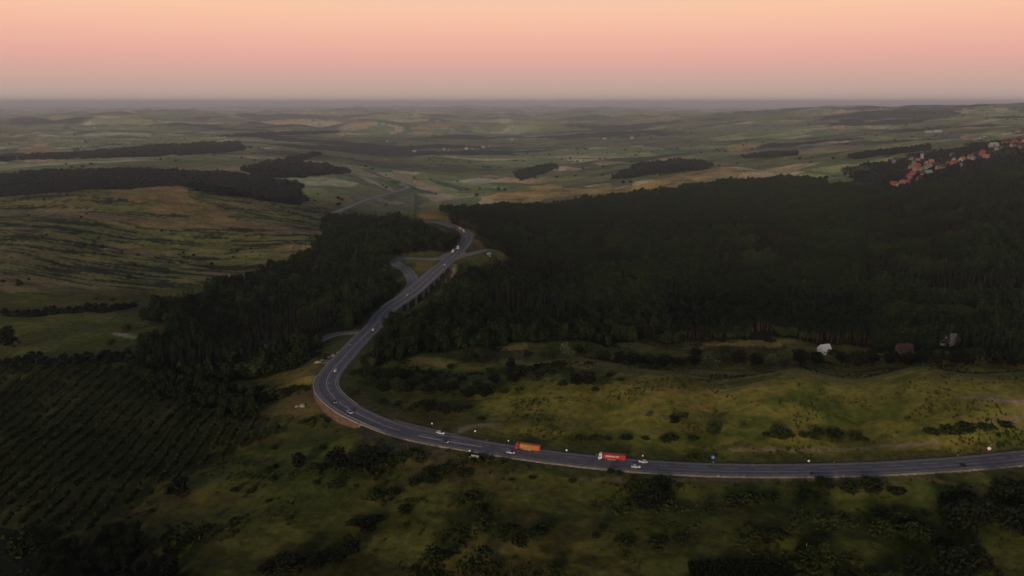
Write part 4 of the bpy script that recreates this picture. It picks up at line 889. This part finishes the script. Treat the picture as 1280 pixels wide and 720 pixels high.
# ------------------------------------------------------------------ signs, posts, culvert, rocks
mat('sign_blue', (.05,.16,.42), .5); mat('sign_white', (.85,.83,.8), .4, var=.05); mat('sign_yellow', (.75,.55,.08), .5); mat('sign_red', (.6,.05,.04), .5)
def sign(px, py, off, shape, face, label, hgt=2.6, w=1.2, i_=None):
    p = hit(px, py); i = int(np.hypot(main[:,0]-p[0], main[:,1]-p[1]).argmin()); q = on_main(i, off); z = min(float(gz(q.x, q.y)), q.z)
    e = empty('road_sign', (q.x, q.y, z-.2), 0, label, 'road sign', 'signs beside the highway')
    rz = math.atan2(-q.x, q.y)*1.0; e.rotation_euler.z = rz
    mb = MB(); mb.cyl((0,0,0), (0,0,hgt+.2), .06, n=8); mb.build('post', 'galvanised', e)
    mb = MB(); zc = hgt+.2
    if shape == 'round': mb.cyl((0,-.12,zc), (0,-.08,zc), w/2, n=20)
    elif shape == 'sq': mb.box((0,-.1,zc), (w,.05,w))
    pl = mb.build('plate', face, e)
    if shape == 'round' and face == 'sign_white':
        mb = MB(); n = 20; k = 0
        for a in range(n):
            t0, t1_ = 2*math.pi*a/n, 2*math.pi*(a+1)/n; r0, r1 = w*.42, w*.49; mb.quad([(r0*math.cos(t0),-.125,zc+r0*math.sin(t0)),(r0*math.cos(t1_),-.125,zc+r0*math.sin(t1_)),(r1*math.cos(t1_),-.125,zc+r1*math.sin(t1_)),(r1*math.cos(t0),-.125,zc+r1*math.sin(t0))])
        mb.build('rim_band', 'sign_red', pl)
    if face == 'sign_blue':
        mb = MB(); mb.quad([(-.3,-.13,zc-.4),(.3,-.13,zc-.4),(0,-.13,zc+.35)]); mb.build('symbol', 'sign_white', pl)
    return e
sign(897, 582, -9.5, 'sq', 'sign_blue', 'blue square sign with white symbol on the far verge of the highway', 2.8, 1.7)
sign(1238, 572, -8.6, 'round', 'sign_white', 'large white round sign on the far verge near the right edge of the picture', 2.6, 1.9)
sign(1013, 584, -8.6, 'round', 'sign_white', 'small white round sign on the far verge right of the blue sign', 1.4, 1.2)
sign(803, 576, -9.5, 'round', 'sign_white', 'white round sign on the far verge above the two white cars', 1.8, .9)
sign(588, 550, -13, 'round', 'sign_white', 'white round sign beside the lay-by end', 2.4, 1.1)
sign(533, 541, -14, 'round', 'sign_white', 'white round sign beside the lay-by start', 2.0, 1.0)
sign(588, 560, 8.6, 'sq', 'sign_white', 'small white square sign on the near verge opposite the lay-by', 1.2, .8)
sign(636, 560, -8.8, 'round', 'sign_white', 'white round sign on the far verge just ahead of the orange truck', 2.0, .9)
sign(704, 569, -8.6, 'sq', 'sign_white', 'white square plate on the far verge between the two trucks', 1.2, .9)
sign(396, 485, 7.2, 'sq', 'sign_yellow', 'yellow square sign at the outermost point of the bend', 2.4, 1.5)
# delineator posts
mb0 = MB(); mb0.box((0,0,.5),(.12,.08,1.0)); dm = mb0.mesh('delineator', 'sign_white')
for k, i in enumerate(range(4, iw0+60, 15)):
    for off in (7.9, -7.9):
        q = on_main(i, off)
        if off > 0 and i > iw0-4: continue
        o = bpy.data.objects.new('marker_post', dm); COL.objects.link(o); o.location = (q.x, q.y, q.z-.3); tag(o, 'short white marker post at the edge of the highway', 'marker post', 'white marker posts along the highway')
# culvert head wall
p = hit(594, 573); e = empty('culvert', (p[0], p[1], p[2]-.3), -.3, 'pale concrete culvert head on the grass below the highway', 'culvert')
mb = MB(); mb.box((0,-.2,1.1),(4.2,.4,2.2)); mb.build('head_wall', 'concrete', e)
for s in (1,-1): mb = MB(); mb.box((2.0*s,-1.3,.85),(.35,2.0,1.7), .25*s); mb.build('wing_wall', 'concrete', e)
mb = MB(); mb.cyl((0,-.44,.8),(0,-.41,.8),.6,n=16); mb.build('pipe_mouth', 'truck_chassis', e)
mat('rock', (.36,.31,.25), .95, var=.4, bump=.4)
def rock(px, py, s, label):
    p = hit(px, py); bm = bmesh.new(); bmesh.ops.create_icosphere(bm, subdivisions=2, radius=1)
    for v in bm.verts: v.co *= random.uniform(.78, 1.15); v.co.z *= .55
    me = bpy.data.meshes.new('rock'); bm.to_mesh(me); bm.free(); me.materials.append(MATS['rock']); o = bpy.data.objects.new('rock', me); COL.objects.link(o)
    o.location = (p[0], p[1], p[2]); o.scale = (s*1.3, s, s); o.rotation_euler.z = random.random()*6; tag(o, label, 'rock', 'pale rocks')
rock(372, 508, 1.5, 'pale boulder on the grass left of the highway bend, left of the larger one'); rock(379, 507, 2.2, 'largest pale boulder on the grass left of the highway bend')
for k, (a, b_) in enumerate(((398,453),(404,451),(411,447),(417,445),(424,441),(431,437),(437,432))): rock(a, b_, random.uniform(1.2, 2.2), f'pale rock in the bare slope beside the uphill road, {ordl(k)} from the left')
# survey pole near the bottom
p = hit(1007, 697); mb = MB(); mb.cyl((0,0,-.5),(0,0,6.5),.09,.06,8); o = mb.build('pole', 'concrete'); o.location = p; tag(o, 'slim pale pole standing in the bushes at bottom right', 'pole')
# vineyard plot at the bottom edge
a0, a1 = hit(860, 703), hit(984, 701); rows = 34
vm_ = []
for k in range(3):
    mb = MB(); rnd = random.Random(400+k)
    for i in range(420): leafclump(mb, (rnd.uniform(-.35,.35), rnd.uniform(-26, 0), rnd.uniform(.3, 1.7)), .35, rnd=rnd)
    vm_.append(mb.mesh('vine_row', 'leaves_dark'))
for k in range(rows):
    t = k/(rows-1); p = a0*(1-t)+a1*t; o = bpy.data.objects.new('vine_row', vm_[k % 3]); COL.objects.link(o); o.location = (p[0], p[1], float(gz(p[0], p[1]-8))-.1); o.rotation_euler.z = -.1
    tag(o, 'straight dark row of vines in the plot at the bottom edge', 'vine row', 'vine rows in the bottom plot')

# ------------------------------------------------------------------ houses
mat('wall_cream', (.30,.24,.18), .9, var=.15); mat('wall_white', (.34,.32,.30), .9, var=.15); mat('wall_grey', (.2,.19,.18), .9)
mat('wall_farm', (.36,.34,.33), .9, var=.2)
mat('roof_red', (.33,.045,.04), .85, var=.25, scale=1.5); mat('roof_crimson', (.32,.035,.055), .85, var=.2); mat('roof_orange', (.36,.13,.075), .85, var=.25, scale=1.5); mat('roof_grey', (.16,.15,.15), .85); mat('roof_dark', (.09,.035,.032), .85); mat('roof_green', (.2,.3,.24), .7)
HM = {}
def house(x, y, w, d, h, wallm, roofm, rz, label, group=None, name='house', z=None, hipped=False):
    key = (w, d, h, wallm, roofm, hipped)
    if key not in HM:
        mb = MB(); mb.box((0,0,h/2-1),(w,d,h+2)); 
        for s in (1,-1): mb.quad([(s*w/2,-d/2,h),(s*w/2,d/2,h),(s*w/2,0,h+d*.53)][::s])
        wl = mb.mesh('wall', wallm)
        mb = MB(); ov = .5; r = h+d*.55; e_ = .25 if not hipped else w*.25
        for s in (1,-1):
            mb.loft([[(-w/2-ov, s*(d/2+ov), h-.2),(-w/2-ov+ (e_ if hipped else 0), 0, r+.1),(-w/2-ov+(e_ if hipped else 0), 0, r-.1),(-w/2-ov, s*(d/2+ov), h-.35)], [(w/2+ov, s*(d/2+ov), h-.2),(w/2+ov-(e_ if hipped else 0), 0, r+.1),(w/2+ov-(e_ if hipped else 0), 0, r-.1),(w/2+ov, s*(d/2+ov), h-.35)]])
        rf = mb.mesh('roof', roofm)
        mb = MB(); mb.box((w*.2, d*.12, h+d*.5),(.8,.8,1.6)); ch = mb.mesh('chimney', 'wall_grey')
        mb = MB(); mb.box((0,0,0),(1.2,.08,1.3)); wn = mb.mesh('window', 'glass_dark'); mb = MB(); mb.box((0,0,0),(1.1,.08,2.1)); dr = mb.mesh('door', 'tail_dark')
        HM[key] = (wl, rf, ch, wn, dr)
    wl, rf, ch, wn, dr = HM[key]
    z = float(gz(x, y)) if z is None else z
    e = empty(name, (x, y, z-.3), rz, label, 'house' if name == 'house' else 'building', group)
    def add(nm, me, par, loc=(0,0,0)):
        o = bpy.data.objects.new(nm, me); COL.objects.link(o); o.parent = par; o.location = loc; return o
    a = add('wall', wl, e); b_ = add('roof', rf, e); add('chimney', ch, b_)
    for s in (1,-1):
        for q in (-.3, .3): add('window', wn, e, (w*q, s*(d/2+.02), h*.55))
    add('door', dr, e, (0, -d/2-.02, 1.05+.2))
    return e
VR = {'r': ('roof_red','red roofed'), 'c': ('roof_crimson','crimson roofed'), 'o': ('roof_orange','orange roofed'), 'g': ('roof_grey','grey roofed'), 'd': ('roof_dark','dark red roofed'), 'n': ('roof_green','green roofed')}
VW = {'w': ('wall_white','white'), 'c': ('wall_cream','cream'), 'g': ('wall_grey','grey')}
houses = [('lower village cluster', [(1117,231,14,'r','c'),(1122,232.5,13,'r','w'),(1128,230,12,'o','c'),(1133,229,14,'r','w'),(1135,221,15,'c','g'),(1141,219,14,'c','c'),(1137,223,11,'c','g'),(1139,211,11,'o','w'),(1143,210,15,'r','w'),(1147,208,12,'r','c'),(1144,213,10,'o','w'),(1152,213,13,'g','c'),(1139,200,9,'g','w'),(1147,202,12,'o','c'),(1142,205,9,'g','w'),(1155,218,14,'d','c'),(1160,217,16,'n','g'),(1161,209,12,'o','c'),(1164,203,12,'o','g'),(1158,205,10,'g','c'),(1117,204,9,'g','g'),(1149,226,9,'d','g'),(1157,211,9,'g','w')]),
 ('middle village cluster', [(1173,211,11,'d','c'),(1178,210,13,'d','c'),(1187,206,14,'c','c'),(1193,205,16,'r','w'),(1192,200.5,10,'g','c'),(1200,202,12,'o','w'),(1203,200,9,'o','c'),(1213,198,13,'c','w'),(1217,200,8,'g','w'),(1227,194,12,'r','c'),(1232,197,14,'o','w'),(1228,192,9,'c','g'),(1190,195,9,'d','g'),(1201,208,10,'g','g')]),
 ('upper right village', [(1245,187.5,9,'g','w'),(1253,187.5,9,'g','w'),(1256,179,14,'d','c'),(1260,181,13,'c','c'),(1263,176,14,'c','g'),(1266,183,13,'d','c'),(1268,178,15,'c','g'),(1271,175,13,'d','c'),(1273,181,14,'c','c'),(1276,185,13,'d','g'),(1278,177,15,'c','c'),(1281,182,14,'c','g'),(1275,173,12,'d','c'),(1280,172,12,'c','c'),(1266,166,14,'d','g'),(1272,165,14,'g','c'),(1278,164,14,'d','c'),(1217,179,10,'g','g'),(1224,178,10,'d','g'),(1207,174.5,22,'o','w'),(1203,173,14,'o','c'),(1226,173,14,'g','w'),(1231,171,16,'g','w')])]
hpos = []
for cl, L in houses:
    L = sorted(L); cnt = {}
    tot = {}
    for t in L: tot[(t[3], t[4])] = tot.get((t[3], t[4]), 0)+1
    for i, (px, py, w, rf, wl) in enumerate(L):
        k = (rf, wl); cnt[k] = cnt.get(k, 0)+1; n = tot[k]
        p = hit(px, py, 0, dmin=1150 if cl[0] == 'l' else 1200)
        o_ = ordl(cnt[k]-1) if cnt[k] < n or n == 1 else 'rightmost'
        lab = (f'{VR[rf][1]} {VW[wl][1]} house in the {cl}, the only one so coloured' if n == 1 else f'{VR[rf][1]} {VW[wl][1]} house, {o_}{"" if o_ in ("leftmost","rightmost") else " from left"} of its colours in the {cl}')
        D = math.hypot(p[0], p[1]); hh = 2.6 if i % 3 else 3.8
        house(p[0], p[1], w*.78, 8.0, hh, VW[wl][0], VR[rf][0], random.choice((0, .3, -.4, 1.2, .1)), lab, 'houses of the '+cl)
        hpos.append((p[0], p[1]))
hpos = np.array(hpos)
# church tower
p = hit(1152, 199, dmin=1200); e = empty('church_tower', tuple(p), .2, 'white church tower rising above the lower village roofs', 'church tower')
mb = MB(); mb.box((0,0,5),(5,5,12)); mb.build('wall', 'wall_white', e); mb = MB(); mb.box((0,0,13.2),(5.6,5.6,4.4),taper=.05); mb.build('roof', 'roof_grey', e)
for s in (1,-1): mb = MB(); mb.box((0,2.52*s,8.5),(1,.08,2)); mb.build('window', 'glass_dark', e)
hpos = np.vstack([hpos, p[:2]])
vt = []
for x, y, z in vill_tree:
    d = np.hypot(hpos[:,0]-x, hpos[:,1]-y*1.0)
    # keep the sight of roofs: no tree on a house or right in front of one
    az = math.atan2(x, y); D = math.hypot(x, y); ha = np.arctan2(hpos[:,0], hpos[:,1]); hD = np.hypot(hpos[:,0], hpos[:,1])
    if (d < 10).any() or ((np.abs(ha-az)*D < 9) & (hD > D) & (hD-D < 15)).any(): continue
    s = random.uniform(.4, .75); vt.append((x, y, z-.5, random.random()*6, s, s*random.uniform(.6, .95), random.randrange(3)))
scatter('village_trees', vt, LOW, 'dark garden trees filling the village between its roofs', 'trees')
# white house and shed in the thicket by the forest
def fore_house(px, py, **k):
    p = hit(px, py, dmin=545); return house(p[0], p[1], **k)
fore_house(1030, 441, w=8, d=7, h=3.4, wallm='car_white', roofm='car_white', rz=.35, label='white farmhouse with pale roof half hidden by bushes below the forest')
fore_house(1187, 430, w=12, d=8, h=3.6, wallm='wall_white', roofm='roof_grey', rz=.5, label='grey roofed house with white gable deep in the trees at right')
fore_house(1130, 440, w=11, d=7, h=3.0, wallm='wall_grey', roofm='roof_dark', rz=-.1, label='low dark red roofed house hidden in the thicket at right')
# white thing at the end of the side road
p = hit(611, 319.5); house(p[0], p[1], 4, 3, 2.4, 'wall_white', 'roof_green', .4, 'small white hut with green roof at the end of the gravel side road', name='hut')
# far buildings in the valley
fb = [(484,177.5,16,'one of the pale farm buildings, alone at the left of the valley village'),(518,190,22,'long pale farm building on the green slope below the valley village'),(555,187.5,18,'leftmost pale building of the valley village'),(561,188,14,'pale building just right of the leftmost one in the valley village'),(583,186.5,24,'white building in the centre of the valley village'),(591,187,14,'small white building right of centre in the valley village'),(604,184.5,26,'long white building at the right of the valley village'),(611,184,14,'small pale building at the right tip of the valley village'),(640,175,30,'bright white building on the hill right of the valley village'),(703,213,34,'pale quarry building on the slope in front of the golden hills'),(1161,166,44,'long low white farm hall on the open slope above the village, left part'),(1172,165,40,'long low white farm hall on the open slope above the village, right part'),(755,174,30,'grey building by the far road, left one'),(790,173,30,'grey building by the far road, right one'),(1242,183,26,'long pale greenish hall between the village trees at right')]
for px, py, w, lab in fb:
    p = hit(px, py, dmin=1500); house(p[0], p[1], w*.7, 10, 3.4, 'wall_farm', 'wall_farm' if w > 15 else 'roof_orange', random.uniform(-.2,.2), lab, 'far buildings', name='farm_building')

# ------------------------------------------------------------------ haze box
mb = MB(); zlo = float(GZ.min())-3; ztop = max(CAMZ+40, float(GZ.max())+10)
mb.box((0, 21500, (zlo+ztop)/2), (92000, 50000, ztop-zlo)); hz = mb.build('haze', [])
m = bpy.data.materials.new('haze'); m.use_nodes = True; nt = m.node_tree; nt.nodes.clear(); out = nt.nodes.new('ShaderNodeOutputMaterial'); pv = nt.nodes.new('ShaderNodeVolumePrincipled')
pv.inputs['Color'].default_value = (.79,.93,1.0,1); pv.inputs['Density'].default_value = 9e-5; pv.inputs['Anisotropy'].default_value = .87; nt.links.new(pv.outputs[0], out.inputs['Volume'])
hz.data.materials.append(m); tag(hz, kind='stuff'); hz['label'] = 'pale evening haze lying over the whole landscape'; hz['category'] = 'haze'
for o in bpy.data.objects:
    if o.get('label') and len(o['label'].split()) > 16: print('LONG', o['label'])
print('ztop', ztop, 'zlo', zlo, 'trees', len(con), len(bro), 'dw', len(dw), 'lo', len(lo), 'orch', len(op), 'grass', len(gr), 'vt', len(vt))

# ------------------------------------------------------------------ sky and light
SUN_EL, SUN_AZ = R(10), R(200)      # behind the camera, a little to the left (azimuth clockwise from +Y)
w = bpy.data.worlds.new('World'); S.world = w; w.use_nodes = True; nt = w.node_tree; bg = nt.nodes['Background']
sky = nt.nodes.new('ShaderNodeTexSky'); sky.sky_type = 'NISHITA'; sky.sun_disc = False; sky.sun_elevation = SUN_EL; sky.sun_rotation = SUN_AZ; sky.altitude = 500; sky.dust_density = 2
tcn = nt.nodes.new('ShaderNodeTexCoord'); sep = nt.nodes.new('ShaderNodeSeparateXYZ'); nt.links.new(tcn.outputs['Generated'], sep.inputs[0])
asn = nt.nodes.new('ShaderNodeMath'); asn.operation = 'ARCSINE'; nt.links.new(sep.outputs['Z'], asn.inputs[0])
mr = nt.nodes.new('ShaderNodeMapRange'); mr.inputs[1].default_value = 0; mr.inputs[2].default_value = R(30); nt.links.new(asn.outputs[0], mr.inputs[0])
def lin(c): return tuple(((v/255+.055)/1.055)**2.4 if v > 10 else v/255/12.92 for v in c)
rp = nt.nodes.new('ShaderNodeValToRGB'); nt.links.new(mr.outputs[0], rp.inputs[0]); cr = rp.color_ramp
stops = [(0,(184,166,158)),(.010,(190,167,157)),(.032,(198,168,156)),(.067,(215,170,157)),(.104,(233,174,159)),(.15,(245,187,163)),(.205,(252,200,168)),(.26,(236,200,184)),(.34,(196,182,186)),(.48,(150,156,176)),(.7,(112,126,158)),(1,(90,108,145))]
cr.elements[0].position = 0; cr.elements[0].color = (*lin(stops[0][1]), 1); cr.elements[1].position = 1; cr.elements[1].color = (*lin(stops[-1][1]), 1)
for p_, c_ in stops[1:-1]: e = cr.elements.new(p_); e.color = (*lin(c_), 1)
SKYK = .05
sc_ = nt.nodes.new('ShaderNodeVectorMath'); sc_.operation = 'SCALE'; sc_.inputs['Scale'].default_value = SKYK; nt.links.new(sky.outputs[0], sc_.inputs[0])
mf = nt.nodes.new('ShaderNodeMapRange'); mf.interpolation_type = 'SMOOTHSTEP'; mf.inputs[1].default_value = R(16); mf.inputs[2].default_value = R(34); nt.links.new(asn.outputs[0], mf.inputs[0])
mxw = nt.nodes.new('ShaderNodeMix'); mxw.data_type = 'RGBA'; nt.links.new(mf.outputs[0], mxw.inputs[0]); nt.links.new(rp.outputs[0], mxw.inputs[6]); nt.links.new(sc_.outputs[0], mxw.inputs[7])
nt.links.new(mxw.outputs[2], bg.inputs[0]); bg.inputs[1].default_value = 1.0
sl = bpy.data.lights.new('sun', 'SUN'); sl.energy = 1.7; sl.angle = R(12); sl.color = (1, .80, .60); so = bpy.data.objects.new('sun', sl); COL.objects.link(so)
d = Vector((math.sin(SUN_AZ)*math.cos(SUN_EL), math.cos(SUN_AZ)*math.cos(SUN_EL), math.sin(SUN_EL))); so.rotation_euler = d.to_track_quat('Z', 'Y').to_euler(); so.location = (-200, -200, 400)

# ------------------------------------------------------------------ camera and render settings
cd = bpy.data.cameras.new('camera'); cam = bpy.data.objects.new('camera', cd); COL.objects.link(cam); S.camera = cam
cam.location = (0, 0, CAMZ); cam.rotation_euler = (R(90)-PITCH, 0, 0); cd.sensor_width = 36; cd.lens = 36*F/1280; cd.clip_start = 1; cd.clip_end = 120000
S.view_settings.view_transform = 'Standard'; S.view_settings.look = 'None'; S.view_settings.exposure = 0; S.view_settings.gamma = 1
S.cycles.volume_bounces = 1
S.cycles.max_bounces = 5
